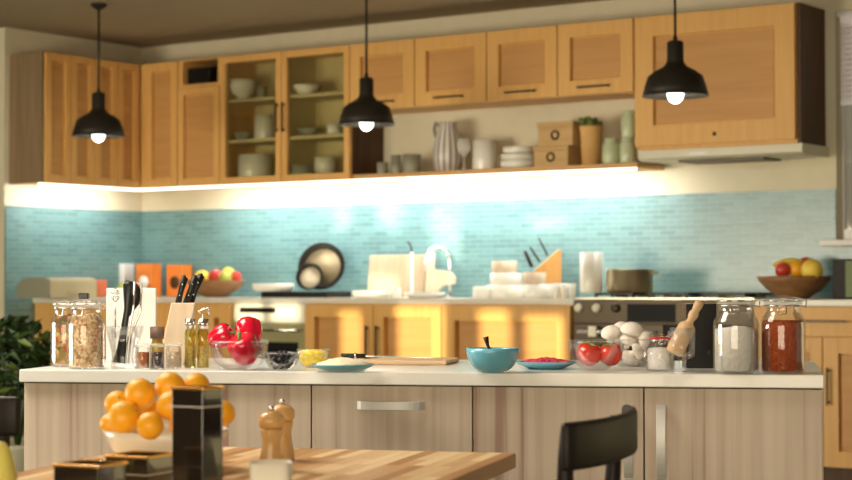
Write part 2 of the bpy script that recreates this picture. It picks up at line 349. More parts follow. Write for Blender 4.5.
# ------------------------------------------------------------------ cabinets
def handle(parent, x, z, L, vertical=False, y=-.03, m='handle', r=.006):
    b = MB()
    if vertical:
        b.box(x-r, x+r, y-.032, y-.022, z-L/2, z+L/2).box(x-r, x+r, y-.024, y, z-L/2+.01, z-L/2+.022).box(x-r, x+r, y-.024, y, z+L/2-.022, z+L/2-.01)
    else:
        b.box(x-L/2, x+L/2, y-.032, y-.022, z-r, z+r).box(x-L/2+.01, x-L/2+.022, y-.024, y, z-r, z+r).box(x+L/2-.022, x+L/2-.01, y-.024, y, z-r, z+r)
    return b.build('handle', m, parent, bevel=.002)
def door(parent, x0, x1, z0, z1, fw=.07, g=.003, name='door', mt='cab', glassy=False, y=0, t=.03):
    x0 += g; x1 -= g; z0 += g; z1 -= g
    b = MB().box(x0, x0+fw, y-t, y, z0, z1).box(x1-fw, x1, y-t, y, z0, z1).box(x0+fw, x1-fw, y-t, y, z0, z0+fw).box(x0+fw, x1-fw, y-t, y, z1-fw, z1)
    if not glassy:
        b.box(x0+fw, x1-fw, y-.002, y, z0+fw, z1-fw)
    d = b.build(name, mt, parent, bevel=.002)
    e = .011
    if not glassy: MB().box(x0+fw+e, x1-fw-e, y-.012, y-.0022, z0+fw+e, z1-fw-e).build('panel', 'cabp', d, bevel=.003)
    if glassy: MB().box(x0+fw, x1-fw, y-.012, y-.008, z0+fw, z1-fw).build('pane', 'pane', d)
    return d
UD = .35                            # depth of wall cabinets
def ux(px, yp=-UD-.025, py=100): return hy(px, py, yp).x
ub = hy(220, 184.5, -UD).z; ut = hy(220, 57.5, -UD).z         # bottom and top of wall cabinets
ub = (hy(142, 187.5, -UD).z+hy(420, 177.6, -UD).z)/2
ut = (hy(220, 57, -UD).z+hy(415, 40.3, -UD).z+hy(600, 20.5, -UD).z)/3
print('UPPER', ub, ut, tile_z, 'x', [round(ux(p), 2) for p in (142, 220, 350, 415, 558, 634, 797)], 'yend', Y_END)
x_c, x_a, x_g0, x_gm, x_g1 = ux(142), ux(178), ux(220), ux(281.5), ux(350)
# corner unit on the back wall
t = thing('wall_cabinet', 'honey oak wall cabinet filling the corner of the room', 'cabinet', (0, -UD+.0, 0))
MB().box(.0, x_a-.002, .001, UD-.001, ub, ut).build('body', 'cab', t)
door(t, .39, x_a-.002, ub, ut, .06)
# narrow unit with display niche
t = thing('wall_cabinet', 'narrow honey oak wall cabinet with open niche above its door', 'cabinet', (0, -UD, 0))
nz0 = hy(200, 84, -UD).z; nz1 = hy(200, 60.5, -UD).z
nx0, nx1 = ux(182), ux(217.5)
MB().box(x_a, x_g0-.002, .001, UD-.001, ub, nz0-.02).box(x_a, x_g0-.002, -.02, UD-.001, nz1, ut).box(x_a, nx0, -.02, UD-.001, nz0-.02, nz1).box(nx1, x_g0-.002, -.02, UD-.001, nz0-.02, nz1).box(nx0, nx1, -.02, UD-.001, nz0-.02, nz0).box(nx0, nx1, UD-.02, UD-.001, nz0, nz1).build('body', 'cab', t)
door(t, x_a, x_g0-.002, ub, nz0-.022, .05)
MB().box(nx0+.001, nx1-.001, UD-.03, UD-.021, nz0, nz1).build('back_panel', 'darkwood_shade', t)
tag(MB().box(0, .03, 0, .14, 0, (nz1-nz0)*.8).build('book', 'china', None, (nx1-.045, -UD+.03, nz0+.0005)), 'white book standing beside the dark box in the niche', 'book')
o = thing('dark_box', 'small dark box standing in the cabinet niche', 'box', (nx0+.012, -UD+.02, nz0+.0005))
MB().box(0, (nx1-nx0)*.62, 0, .12, 0, (nz1-nz0)*.72).build('case', 'blackm', o, bevel=.005)
MB().box(.01, (nx1-nx0)*.62-.01, -.004, -.0005, .02, (nz1-nz0)*.72-.02).build('screen', 'blackg', o)
# glazed double cabinet
t = thing('glazed_wall_cabinet', 'honey oak wall cabinet with two glazed doors and pale shelves inside', 'cabinet', (0, -UD, 0))
bt = .02
MB().box(x_g0, x_g0+bt, 0, UD-.001, ub, ut).box(x_g0+bt, x_g1-bt, 0, UD-.001, ut-bt, ut).box(x_g0+bt, x_g1-bt, 0, UD-.001, ub, ub+bt).build('body', 'cab', t)
MB().box(x_g1-bt, x_g1, 0, UD-.001, ub, ut).build('side_panel', 'darkwood_shade', t, label='brown side panel coloured dark for its shaded face')
MB().box(x_g0+bt, x_g1-bt, UD-.02, UD-.001, ub+bt, ut-bt).build('back_panel', 'cabin', t)
MB().box(x_gm-.01, x_gm+.01, .02, UD-.02, ub+bt, ut-bt).build('divider', 'cabin', t)
shz = [hy(250, 97, -UD).z-.005, hy(250, 137, -UD).z-.012]
for s in shz:
    for a, c in ((x_g0+bt, x_gm-.01), (x_gm+.01, x_g1-bt)):
        MB().box(a, c, .012, UD-.02, s-.022, s).build('shelf', 'cabin', t)
d = door(t, x_g0, x_gm, ub, ut, .045, glassy=True); hzc = (hy(280, 118, -UD).z)
handle(d, x_gm-.028, hzc, .20, True)
d = door(t, x_gm, x_g1, ub, ut, .045, glassy=True); handle(d, x_gm+.028, hzc, .20, True)
# short cabinets over the open shelf
sb = (hy(415.5, 107.6, -UD).z+hy(633.8, 91.5, -UD).z)/2
edges = [350, 415, 487, 558, 634]
names = ['honey oak wall cabinet with single door behind the middle pendant lamp', 'honey oak wall cabinet with single door, second from the middle pendant lamp', 'honey oak wall cabinet with single door above the striped pitcher and plates', 'honey oak wall cabinet with single door beside the big hood cabinet']
names[2] = 'honey oak wall cabinet with single door, second from the big hood cabinet'
for i in range(4):
    a, c = ux(edges[i]), ux(edges[i+1])
    t = thing('wall_cabinet', names[i], 'cabinet', (a, -UD, sb), group='short cabinets over the open shelf')
    W = c-a-.002; H = ut-sb
    MB().box(0, W, .001, UD-.001, 0, H).build('body', 'cab', t)
    d = door(t, 0, W, 0, H, .085); handle(d, W*.5, .045, .22)
# hood cabinet
a, c = ux(634.8), ux(799); hb = hy(720, 147, -UD).z
t = thing('hood_cabinet', 'large honey oak lift-up cabinet above the range hood', 'cabinet', (a, -UD, hb))
MB().box(0, c-a-.02, .001, UD-.001, 0, ut-hb).build('body', 'cab', t)
MB().box(c-a-.02, c-a, -.002, UD-.001, .0, ut-hb).build('side_panel', 'darkwood_shade', t, label='brown side panel coloured dark for its shaded face')
d = door(t, 0, c-a-.021, .02, ut-hb, .12)
MB().ball(((c-a)*.5, -.03, .075), .012).build('knob', 'handle', d)
# range hood
t = thing('range_hood', 'cream enamel range hood under the large hood cabinet', 'range hood', (a, -UD, hb))
hh = hb-hy(720, 158, -UD).z
MB().prism([(-.03, -.001), (UD-.001, -.001), (UD-.001, -hh), (-.0, -hh), (-.03, -hh*.8)], .02, c-a+.02, 'x').build('body', 'hood', t, bevel=.004)
MB().box(.25, c-a-.25, .04, UD-.06, -hh-.012, -hh-.0005).build('filter', 'cooker', t)
MB().box((c-a)*.35, (c-a)*.45, -.035, -.03, -hh*.62, -hh*.4).build('button_strip', 'steel', t)
# open shelf board with its side
sx0, sx1 = x_g1, ux(650)-.05
a = ux(634.8)
t = thing('open_shelf', 'honey oak open shelf board under the short wall cabinets', 'shelf', (x_g1, -UD, ub))
SH = ub+.03
MB().box(.001, a-x_g1-.002, 0, UD-.001, 0, .03).build('board', 'cabh', t, bevel=.002)
MB().box(a-x_g1+.02, a-x_g1+.04, 0, .01, 0, .03).v
# left wall run
LX = .30
def ly(px, py=120, xp=LX): return hx(px, py, xp).y
y0L = ly(42.5); ends = [42.5, 68.5, 92.5, 115.2]
yl = [ly(p) for p in ends]+[-UD-.021]
lut = ut; lub = ub
lbl = ['honey oak left wall cabinet nearest the open end of the wall', 'honey oak left wall cabinet, second from the open wall end', 'honey oak left wall cabinet behind the left pendant lamp', 'honey oak left wall cabinet tucked beside the room corner']
for i in range(4):
    W = yl[i+1]-yl[i]-.002
    t = thing('wall_cabinet', lbl[i], 'cabinet', (LX, yl[i], lub), PI/2, 'left wall cabinets')
    MB().box(0, W, .001, LX-.001, 0, lut-lub).build('body', 'cab', t)
    door(t, 0, W, 0, lut-lub, .05)
    if i == 0: MB().box(-.022, -.001, -.015, LX-.001, -.0, lut-lub).build('side_panel', wood('grey_brown_end_panel', [(.3, (.22, .15, .08)), (.7, (.30, .21, .12))], (26, 26, 1.6), .5), t, label='darker end panel')
# LED strips under the wall cabinets
t = thing('led_strip', 'bright white light strip under the back wall cabinets', 'light strip', (0, 0, 0))
MB().box(.26, a-.01, -UD+.0, -UD+.02, ub-.018, ub-.001).build('diffuser', 'led', t)
t = thing('led_strip', 'bright white light strip under the left wall cabinets', 'light strip', (0, 0, 0))
MB().box(LX-.02, LX, yl[0]-.02, -UD-.002, ub-.018, ub-.001).build('diffuser', 'led', t)
def led(name, p, L, rot, power):
    l = bpy.data.lights.new(name, 'AREA'); l.shape = 'RECTANGLE'; l.size = L; l.size_y = .03; l.energy = power; l.color = (1, .965, .94)
    o = bpy.data.objects.new(name, l); C.objects.link(o); o.location = p; o.rotation_euler = rot
led('led_light_back', ((.9+a)/2, -UD+.04, ub-.02), a-.9, (math.radians(18), 0, 0), 34)
led('led_light_left', (LX-.04, (y0L-UD)/2, ub-.02), -(y0L+UD)*1.0, (math.radians(-35), 0, PI/2+PI), 5)

# ------------------------------------------------------------------ base units of the back wall
CF = -.62                            # front plane of the base units
ct = hy(500, 298.6, CF-.02).z; CT = ct; cb = hy(560, 302.3, CF-.02).z
cb = ct-.035
def cx(px, y=CF-.035, py=340): return hy(px, py, y).x
t = thing('kitchen_worktop', 'pale worktop running along the back wall', 'worktop', (0, 0, 0))
MB().prism([(0, Y_END+.25), (.62, Y_END+.25), (.62, CF-.02), (cx(573)-.002, CF-.02), (cx(573)-.002, -.014), (0, -.014)], cb, ct).build('slab', 'backtop', t, bevel=.003)
t = thing('kitchen_worktop', 'pale worktop to the right of the range cooker', 'worktop', (0, 0, 0))
MB().box(cx(752)+.002, 7.6, CF-.02, -.014, cb, ct).build('slab', 'backtop', t, bevel=.003)
def base(px0, px1, label, doors=2, drawer=False, px_split=None, name='base_cabinet', hstyle=True):
    x0, x1 = cx(px0), cx(px1) if isinstance(px1, (int, float)) and px1 < 2000 else px1
    if px1 >= 2000: x1 = px1-2000
    t = thing(name, label, 'cabinet', (x0, CF, 0)); W = x1-x0-.002
    MB().box(0, W, .001, -CF-.014, .10, cb-.001).build('body', 'cab', t)
    MB().box(0, W, .06, .08, 0, .10).build('plinth', 'darkwood_shade', t)
    top = cb-.006; dz = 0
    if drawer:
        dz = .20; d = door(t, 0, W, top-dz, top, .0, name='drawer') if False else MB().box(.003, W-.003, -.02, 0, top-dz+.003, top).build('drawer', 'cab', t, bevel=.002)
        handle(d, W*.5 if W < 1.3 else W*.3, top-.09, .35)
    sp = W/2 if px_split is None else cx(px_split)-x0
    if doors == 2:
        d = door(t, 0, sp, .10, top-dz, .075, t=.05); handle(d, sp-.04, top-dz-.24, .22, True, y=-.05)
        d = door(t, sp, W, .10, top-dz, .075, t=.05); handle(d, sp+.04, top-dz-.24, .22, True, y=-.05)
    elif doors == 1:
        d = door(t, 0, W, .10, top, .09, t=.05)
    return t
base(205, 232, 'narrow honey oak base cabinet left of the oven', 1)
t = base(306, 443, 'honey oak base cabinet with two framed doors beside the oven', 2, px_split=374.5)
base(443, 572, 'wide honey oak base cabinet beside the range cooker', 1)
x0 = cx(752); xs = cx(822)
t = thing('base_cabinet', 'honey oak base cabinet with drawer over doors at right', 'cabinet', (x0, CF, 0)); W = cx(852)+.5-x0
MB().box(0, W, .001, -CF-.014, .10, cb-.001).build('body', 'cab', t)
MB().box(0, W, .06, .08, 0, .10).build('plinth', 'darkwood_shade', t)
top = cb-.006; zz = hy(830, 337, CF).z
d = MB().box(.003, W-.003, -.02, 0, zz+.003, top).build('drawer', 'cab', t, bevel=.002)
zh = hy(825, 321, CF).z; handle(d, cx(824)-x0, zh, .26)
sp = xs-x0; d = door(t, 0, sp, .10, zz, .07); handle(d, sp-.03, hy(830, 386, CF).z, .2, True)
d = door(t, sp, W, .10, zz, .085); handle(d, sp+.035, hy(830, 386, CF).z, .2, True)
# left run base unit
t = thing('base_cabinet', 'honey oak base cabinet under the worktop on the left wall', 'cabinet', (0, 0, 0))
MB().box(.014, .60, Y_END+.27, -.02, .10, cb-.001).box(.05, .55, Y_END+.3, -.05, 0, .10).build('body', 'cab', t)
MB().box(.605, cx(205)-.004, CF+.0, -.02, .10, cb-.001).box(.605, cx(205)-.004, CF+.06, -.05, 0, .1).build('corner_body', 'cab', t)
# built-in oven
x0, x1 = cx(232), cx(306)
t = thing('oven', 'built-in oven with cream panel and glass door', 'oven', (x0+.001, CF, 0)); W = x1-x0-.004
MB().box(0, W, 0, -CF-.014, .05, cb-.001).build('body', 'steel', t)
zp = hy(270, 322, CF).z
pnl = MB().box(0, W, -.02, -.0005, zp, cb-.004).build('control_panel', 'whitee', t, bevel=.002)
MB().box(W*.12, W*.58, -.045, -.021, hy(260, 312.5, CF).z, hy(260, 307.5, CF).z).build('display_bar', 'blackm', pnl)
dd = MB().box(0, W, -.022, -.0005, .15, zp-.006).build('door', 'oven', t, bevel=.003)
MB().box(.07, W-.07, -.026, -.0225, .32, zp-.13).build('window', 'blackg', dd)
MB().tube([(.04, -.022, zp-.05), (.06, -.055, zp-.05), (W-.06, -.055, zp-.05), (W-.04, -.022, zp-.05)], .011).build('handle', 'chrome', dd)
# range cooker
x0, x1 = cx(573), cx(752)
t = thing('range_cooker', 'wide dark range cooker with ivory knobs and gas hob', 'cooker', (x0+.001, CF, 0)); W = x1-x0-.002
MB().box(0, W, -.0, -CF-.014, .06, ct-.002).build('body', 'cooker', t, bevel=.004)
zk = hy(600, 308, CF).z; zl = hy(600, 323, CF).z
fa = MB().box(0, W, -.03, -.0005, zl, ct-.006).build('fascia', 'cooker', t, bevel=.003)
for p in (579, 597, 616):
    MB().at((cx(p)-x0, -.03, zk), (PI/2, 0, 0)).lathe([(.026, 0), (.026, .012), (.021, .028), (0, .028)], 24).build('knob', 'knob' if p < 610 else 'cooker', fa)
MB().box(cx(627)-x0, cx(675)-x0, -.034, -.0305, hy(650, 322, CF).z, hy(650, 304, CF).z).build('display', 'blackg', fa)
d1 = MB().box(.004, W*.52, -.035, -.0005, .16, zl-.006).build('oven_door', 'cooker', t, bevel=.003)
MB().box(.08, W*.52-.07, -.038, -.0355, .3, zl-.12).build('window', 'blackg', d1)
MB().tube([(.05, -.035, zl-.05), (.05, -.07, zl-.05), (W*.52-.05, -.07, zl-.05), (W*.52-.05, -.035, zl-.05)], .011).build('handle', 'steel', d1)
MB().at((cx(596)-x0, -.075, hy(600, 331, CF).z)).box(-.025, .025, -.01, .01, -.03, .03).build('tag', 'knob', d1)
d2 = MB().box(W*.52+.006, W-.004, -.035, -.0005, .16, zl-.006).build('oven_door', 'blackg', t, bevel=.003)
MB().tube([(W*.57, -.035, zl-.05), (W*.57, -.07, zl-.05), (W-.05, -.07, zl-.05), (W-.05, -.035, zl-.05)], .011).build('handle', 'steel', d2)
MB().box(.01, W-.01, .02, -CF-.03, ct-.001, ct+.006).build('hob', 'brass', t)
for gx in (.19, .5, .81):
    for gy in (.17, .43):
        g = MB(); X = gx*W
        for q in (-.09, -.03, .03, .09): g.box(X+q-.006, X+q+.006, gy-.1, gy+.1, ct+.022, ct+.036)
        g.box(X-.13, X+.13, gy-.105, gy-.093, ct+.022, ct+.034).box(X-.13, X+.13, gy+.093, gy+.105, ct+.022, ct+.034)
        for sx in (-.12, .12):
            for sy in (-.1, .1): g.box(X+sx-.008, X+sx+.008, gy+sy-.008, gy+sy+.008, ct+.006, ct+.036)
        gr = g.build('pan_grate', 'blackm', t)
        MB().at((X, gy, 0)).lathe([(.04, ct+.0065), (.04, ct+.015), (.025, ct+.021), (0, ct+.021)], 20).build('burner', 'blackm', t)

# ------------------------------------------------------------------ simple vessels
def on(px, yp, z): p = hy(px, 300, yp); return Vector((p.x, yp, z))
def vessel(name, label, cat, px0, px1, hpx, prof, m, yp, z, group=None, t=.004, n=32, sq=0, extra=None):
    """prof is a list of (radius fraction, height fraction), outer wall from the foot to the rim"""
    p = on((px0+px1)/2, yp, z); k = mpp(p); R = (px1-px0)/2*k; H = hpx*k
    pr = [(0, 0)]+[(r*R, h*H) for r, h in prof]
    inn = [(max(r-t, .0), max(h, t)) for r, h in pr[1:]][::-1]+[(0, t)]
    o = MB().lathe(pr+inn, n, sq=sq).build(name, m, None, p, (0, 0, 0))
    tag(o, label, cat, group); return o, p, R, H
CYL = [(.96, 0), (1, .04), (1, 1)]
BOWL = [(.42, 0), (.45, .04), (.75, .35), (.92, .65), (1, 1)]
# glazed cabinet crockery (top, middle, bottom shelf)
zs = [shz[0]+.0005, shz[1]+.0005, ub+bt+.0005]
V = vessel; yc = -.25
V('china_bowl', 'deep white bowl on the top shelf of the left glazed door', 'bowl', 229, 256, 20, [(.35, 0), (.4, .12), (.8, .3), (.97, .7), (1, 1)], 'china', yc, zs[0])
V('china_cup', 'small pale cup beside the deep white bowl behind glass', 'cup', 257, 267, 13, CYL, 'greyc', yc+.04, zs[0])
V('china_canister', 'tall white canister on the middle shelf behind left glazed door', 'canister', 254, 275, 24, CYL, 'china', yc+.08, zs[1])
V('stoneware_dish', 'low grey dish on the middle shelf behind left glazed door', 'dish', 233, 253, 8, BOWL, 'greyc', yc, zs[1])
V('china_tureen', 'big white round pot on the bottom shelf behind left glazed door', 'pot', 238, 272, 27, [(.9, 0), (1, .1), (1, 1)], 'china', -.215, zs[2])
V('china_bowl', 'low white bowl on the top shelf of the right glazed door', 'bowl', 293, 320, 10, [(.5, 0), (.6, .1), (.95, .6), (1, 1)], 'china', yc, zs[0])
V('stoneware_dish', 'wide grey dish on the middle shelf behind right glazed door', 'dish', 297, 321, 8, BOWL, 'greyc', yc, zs[1])
V('china_cup', 'white cup on the middle shelf behind right glazed door', 'cup', 326, 342, 11, [(.7, 0), (.9, .3), (1, 1)], 'china', yc, zs[1])
V('stoneware_bowl', 'grey bowl on the bottom shelf behind right glazed door', 'bowl', 291, 312, 14, CYL, 'greyc', yc-.02, zs[2])
V('china_cup', 'tall white cup behind the grey bowl in right glazed cabinet', 'cup', 314, 336, 22, [(.5, 0), (.6, .25), (1, .4), (1, 1)], 'china', yc+.08, zs[2])
# open shelf
z = SH+.0005; ys = -.24
V('stoneware_cup', 'small grey cup at the left end of the open shelf', 'cup', 377, 388, 12, CYL, 'greyc', ys-.02, z)
V('stoneware_cup', 'small grey cup in front of the grey mugs on the open shelf', 'cup', 390.5, 401.5, 12, CYL, 'greyc', ys-.04, z)
V('stoneware_mug', 'taller narrow grey mug behind the small cups on the open shelf', 'mug', 391, 401, 20, CYL, 'greyc', ys+.1, z)
V('stoneware_mug', 'tall wide grey mug beside the small cups on the open shelf', 'mug', 403, 421, 19, CYL, 'greyc', ys, z)
o, p, R, H = V('striped_pitcher', 'tall grey striped ceramic pitcher on the open shelf', 'pitcher', 433, 463, 50, [(.85, 0), (1, .25), (.98, .45), (.75, .78), (.55, .92), (.62, 1)], 'striped', ys+.03, z)
MB().tube([(-R*.62, 0, H*.93), (-R*.95, 0, H*1.0), (-R*1.08, 0, H*.88), (-R*.98, 0, H*.74), (-R*.78, 0, H*.68)], .011).build('handle', 'striped', o)
def wine(px0, px1, hpx, label, yp, z):
    p = on((px0+px1)/2, yp, z); k = mpp(p); R = (px1-px0)/2*k; H = hpx*k
    o = MB().lathe([(0, 0), (.8*R, 0), (.75*R, .003), (.012, .012), (.006, .05), (.006, H*.42), (.5*R, H*.5), (R, H*.68), (.85*R, H), (.82*R, H), (.97*R-.002, H*.68), (.4*R, H*.52), (0, H*.47)]).build('wine_glass', M['glassw'], None, p)
    return tag(o, label, 'glass')
M['glassw'] = mat('milky_wine_glass', (.9, .9, .82), .15); M['glassw'].node_tree.nodes['Principled BSDF'].inputs['Alpha'].default_value = .32
wine(457, 471.5, 32, 'clear stemmed wine glass standing on the open shelf', ys-.03, z)
V('china_canister', 'white china canister right of the wine glass', 'canister', 473, 497, 30, CYL, 'china', ys+.03, z)
for j, (a_, b_, hh_) in enumerate([(500, 540, 8), (501, 539, 7), (503, 537, 7)]):
    V('china_dish', ['wide white dish at the bottom of the stack on the open shelf', 'wide white dish in the middle of the open shelf stack', 'white dish on top of the stack on the open shelf'][j], 'dish', a_, b_, hh_, [(.8, 0), (.97, .3), (1, 1)], 'china', ys, z+j*.045, 'stacked white dishes')
def crate(px0, px1, hpx, label, yp, z):
    p = on((px0+px1)/2, yp, z); k = mpp(p); W = (px1-px0)*k/math.cos(YAW)*.82; H = hpx*k
    t = thing('wooden_crate', label, 'crate', p, 0)
    MB().box(-W/2, W/2, -.11, .11, 0, H*.78).build('body', 'box', t, bevel=.004)
    MB().box(-W/2-.006, W/2+.006, -.116, .116, H*.78, H).build('lid', 'box', t, bevel=.004)
    MB().at((0, -.112, H*.45), (PI/2, 0, 0)).lathe([(.030, 0), (.030, .004), (.018, .004), (.018, 0), (.030, 0)], 24).build('ring_pull', 'handle', t)
    return H
h = crate(541, 580, 20, 'pale wooden crate with ring pull standing on the open shelf', ys+.02, z)
crate(545, 585, 24, 'pale wooden crate with ring pull stacked on another crate', ys+.03, z+h+.0005)
o, p, R, H = V('plant_pot', 'tall orange wicker pot with small green plant on the shelf', 'plant pot', 580, 603, 39, [(.78, 0), (.95, .9), (1, .92), (1, 1)], 'terr', ys-.03, z)
lf = MB()
for i in range(26):
    q = random.random()*2*PI; rr = random.random()*R*.95; lf.ball((rr*math.cos(q), rr*math.sin(q), H+.0+random.random()*.04), .017, (1, 1, 1.2), 8)
lf.build('leaves', 'leafy', o)
def sjar(px0, px1, hpx, label, yp, z):
    o, p, R, H = V('storage_jar', label, 'jar', px0, px1, hpx, [(.9, 0), (1, .08), (1, .7), (.75, .82), (.75, .86)], 'greenj', yp, z, 'green jars on the open shelf')
    MB().lathe([(0, H*.862), (R*.8, H*.862), (R*.8, H), (0, H)], 24).build('lid', 'greenj', o)
    return H
h = sjar(603, 620, 26, 'pale green lidded jar beside the wicker pot', ys-.03, z)
h = sjar(620, 636, 26, 'pale green lidded jar at the right end of the open shelf', ys-.0, z)
sjar(622, 637, 27, 'pale green lidded jar stacked on another jar', ys-.0, z+h+.0005)

# ------------------------------------------------------------------ things on the back worktop
z = CT+.0005; yb = -.33
# bread box on the left run
p = hx(60, 303, .33); p.z = z
t = thing('bread_box', 'cream roll-top bread box on the left worktop', 'bread box', (.3, hx(58, 295, .3).y, z), PI/2)
k = mpp(Vector(t.location)); Lb = .46; Hb = 20*k
pr = [(.0+.13, 0)]+[(.13*math.cos(q)-.0, max(0, Hb*math.sin(q))) for q in [PI*i/12 for i in range(1, 12)]]+[(-.13, 0)]
prf = [(-.15, 0), (.15, 0), (.15, Hb*.6), (.10, Hb*.9), (.04, Hb), (-.1, Hb), (-.14, Hb*.92), (-.15, Hb*.8)]
MB().prism(prf, -Lb/2+.01, Lb/2-.01, 'x').build('body', 'bread', t, bevel=.006)
MB().prism([(a_*1.03, b_*1.02) for a_, b_ in prf], -Lb/2, -Lb/2+.009, 'x').build('end_cap', 'greyc', t)
MB().at((0, -.155, Hb*.3)).box(-.06, .06, -.012, 0, -.01, .01).build('handle', 'bread', t)
def lump(name, label, cat, px, py, rpx, m, yp, sc=(1, 1, 1), stem=True, z=None, group=None):
    p = hy(px, py, yp)
    if z is not None: p.z = z
    R = rpx*mpp(p)
    o = MB().ball((0, 0, 0), R, sc, 20).build(name, m, None, p); tag(o, label, cat, group)
    if stem: MB().tube([(0, 0, R*sc[2]*.9), (R*.1, 0, R*sc[2]*1.2)], R*.07, 6).build('stem', 'stemg', o)
    return o
V('kitchen_canister', 'coral red canister beside the cream bread box', 'canister', 94, 107, 17, [(.9, 0), (1, .2), (1, .9), (.9, 1)], 'brick', -.45, z)
lump('pumpkin', 'orange red squash sitting behind the bread box', 'squash', 88, 286, 11, 'brick', -.3, (1, 1, .8), z=z+.065)
def cbox(name, label, px0, px1, hpx, m, yp, d=.1, z=z, hole=None):
    p = on((px0+px1)/2, yp, z); k = mpp(p); W = (px1-px0)*k*.95; H = hpx*k
    o = thing(name, label, 'box', p, 0)
    MB().box(-W/2, W/2, -d/2, d/2, 0, H).build('body', m, o, bevel=.003)
    if hole: MB().at((0, -d/2-.0005, H*.45), (PI/2, 0, 0)).lathe([(0, 0), (H*.2, 0), (H*.2, .002), (0, .002)], 20).build('round_label', hole, o)
    return o
cbox('cereal_box', 'white box standing in the corner behind the utensils', 103, 134, 33, 'paper', -.2)
cbox('card_box', 'orange card box standing in the corner of the worktop', 137, 160, 33, 'kraft', -.22, hole='paper')
cbox('card_box', 'orange card box with dark round mark left of fruit bowl', 168, 191, 32, 'kraft', -.1, hole='darkwood_shade')
lump('pear', 'yellow green pear in front of the white corner box', 'pear', 123, 282, 6, 'applg', -.33, (1, 1, 1.15), z=z+.05)
WB = [(.35, 0), (.38, .03), (.72, .4), (.92, .75), (1, 1)]
def fruit(px, py, r, kind, label, yp, sc=(1, 1, 1)): return lump(*{'a': ('apple',), 'o': ('orange',), 'l': ('lemon',), 'm': ('mango',)}[kind], label, {'a': 'apple', 'o': 'orange', 'l': 'lemon', 'm': 'mango'}[kind], px, py, r, {'a': 'applr', 'o': 'orange', 'l': 'banana', 'm': 'applg'}[kind], yp, sc)
V('wooden_bowl', 'brown wooden fruit bowl on the back worktop near the corner', 'bowl', 185, 246, 17, WB, 'bowlw', yb, z, t=.008)
fruit(202, 278, 8, 'l', 'yellow lemon at the left side of the corner fruit bowl', yb)
fruit(216, 277, 8, 'a', 'red apple in the middle of the corner fruit bowl', yb-.02)
fruit(226, 278, 7, 'm', 'green mango in the middle of the corner fruit bowl', yb-.05)
fruit(228, 274, 7, 'l', 'yellow lemon at the back of the corner fruit bowl', yb+.06)
fruit(236, 277, 6, 'a', 'small red apple at the right side of corner fruit bowl', yb-.0)
# serving trays and pans
t = cbox('hot_plate', 'black portable hot plate on the back worktop', 262, 350, 6, 'blackm', -.36, .26)
hzp = z+6.2*mpp(on(300, -.36, z))
V('serving_dish', 'cream serving dish left of the standing pans', 'dish', 252, 294, 8, [(.85, 0), (1, .4), (1, 1)], 'ceramic', -.4, hzp)
def pan(px, py, rpx, yp, label, m='panbase', tilt=-.22, zb=None, cat='frying pan'):
    p = hy(px, py, yp); R = rpx*mpp(p); p.z = zb+R*math.cos(tilt)+.004
    t = thing('frying_pan', label, cat, p, 0)
    o = MB().at((0, 0, 0), (PI/2+tilt, 0, YAW*.6)).lathe([(0, -.02), (R*.78, -.02), (R, .018), (R*.97, .02), (R*.76, -.014), (0, -.014)], 40).build('pan_body', 'blackm' , t)
    o2 = MB().at((0, 0, 0), (PI/2+tilt, 0, YAW*.6)).lathe([(0, -.013), (R*.76, -.0135), (R*.76, -.011), (0, -.011)], 40).build('pan_base', m, t)
    return t
pan(322, 275, 24.5, -.18, 'large black frying pan standing upright against the tiles', 'panbase', zb=hzp)
pan(310, 283, 14, -.27, 'small frying pan with pale base leaning on the large pan', 'rice', zb=hzp)
# boards
def board(px0, px1, hpx, label, m, yp, hook=False, z=z):
    p = on((px0+px1)/2, yp, z); k = mpp(p); W = (px1-px0)*k/math.cos(YAW)*.9; H = hpx*k
    if not hook: poly = [(-W/2, 0), (W/2, 0), (W/2, H), (-W/2, H)]
    else: poly = [(-W/2, 0), (-W/2, H), (-W*.3, H), (-W*.28, H*.62), (W*.3, H*.58), (W*.5, H*.45), (W*.48, H*.3), (W*.1, H*.26), (-W*.1, H*.12), (0, 0)]
    o = MB().at((0, 0, 0), (-.12, 0, 0)).prism(poly, -.012, .012, 'y').build('chopping_board', m, None, p, (0, 0, 0), bevel=.004)
    return tag(o, label, 'chopping board')
board(364, 427, 43, 'large cream chopping board leaning against the tiles', 'creamw', -.16)
board(424, 456, 46, 'wooden board with cut-out handle beside the large cream board', 'palew', -.22, True)
p = on(412, -.3, z); k = mpp(p)
t = thing('paper_towel_holder', 'slim pale upright holder in front of the chopping board', 'holder', p)
MB().lathe([(0, 0), (.05, 0), (.05, .008), (.008, .012), (.008, 46*k), (0, 46*k)], 20).build('post', 'ceramic', t)
MB().tube([(0, 0, 46*k), (-.01, 0, 52*k), (-.035, 0, 57*k)], .006).build('hook', 'blackm', t)
p = on(438, -.12, z); k = mpp(p)
t = thing('tap', 'pale arched kitchen tap rising behind the boards', 'tap', p, YAW)
MB().tube([(12*k, 0, .0), (12*k, 0, 30*k)]+[(12*k*math.cos(q), 0, 35*k+15*k*math.sin(q)) for q in [PI*i/10 for i in range(11)]]+[(-12*k, 0, 26*k)], .011).build('spout', 'chrome', t)
MB().lathe([(0, 0), (.03, 0), (.03, .01), (0, .01)], 20).build('base', 'chrome', t, (12*k, 0, 0))
V('serving_dish', 'low white dish in front of the large cream board', 'dish', 352, 391, 7, [(.85, 0), (1, .5), (1, 1)], 'ceramic', -.42, z)
V('glass_tumbler', 'small white beaker in front of the large cream board', 'beaker', 391, 401, 11, CYL, 'china', -.42, z)
V('serving_dish', 'low white dish in front of the wooden board handle', 'dish', 404, 446, 6, [(.7, 0), (1, .6), (1, 1)], 'china', -.42, z)
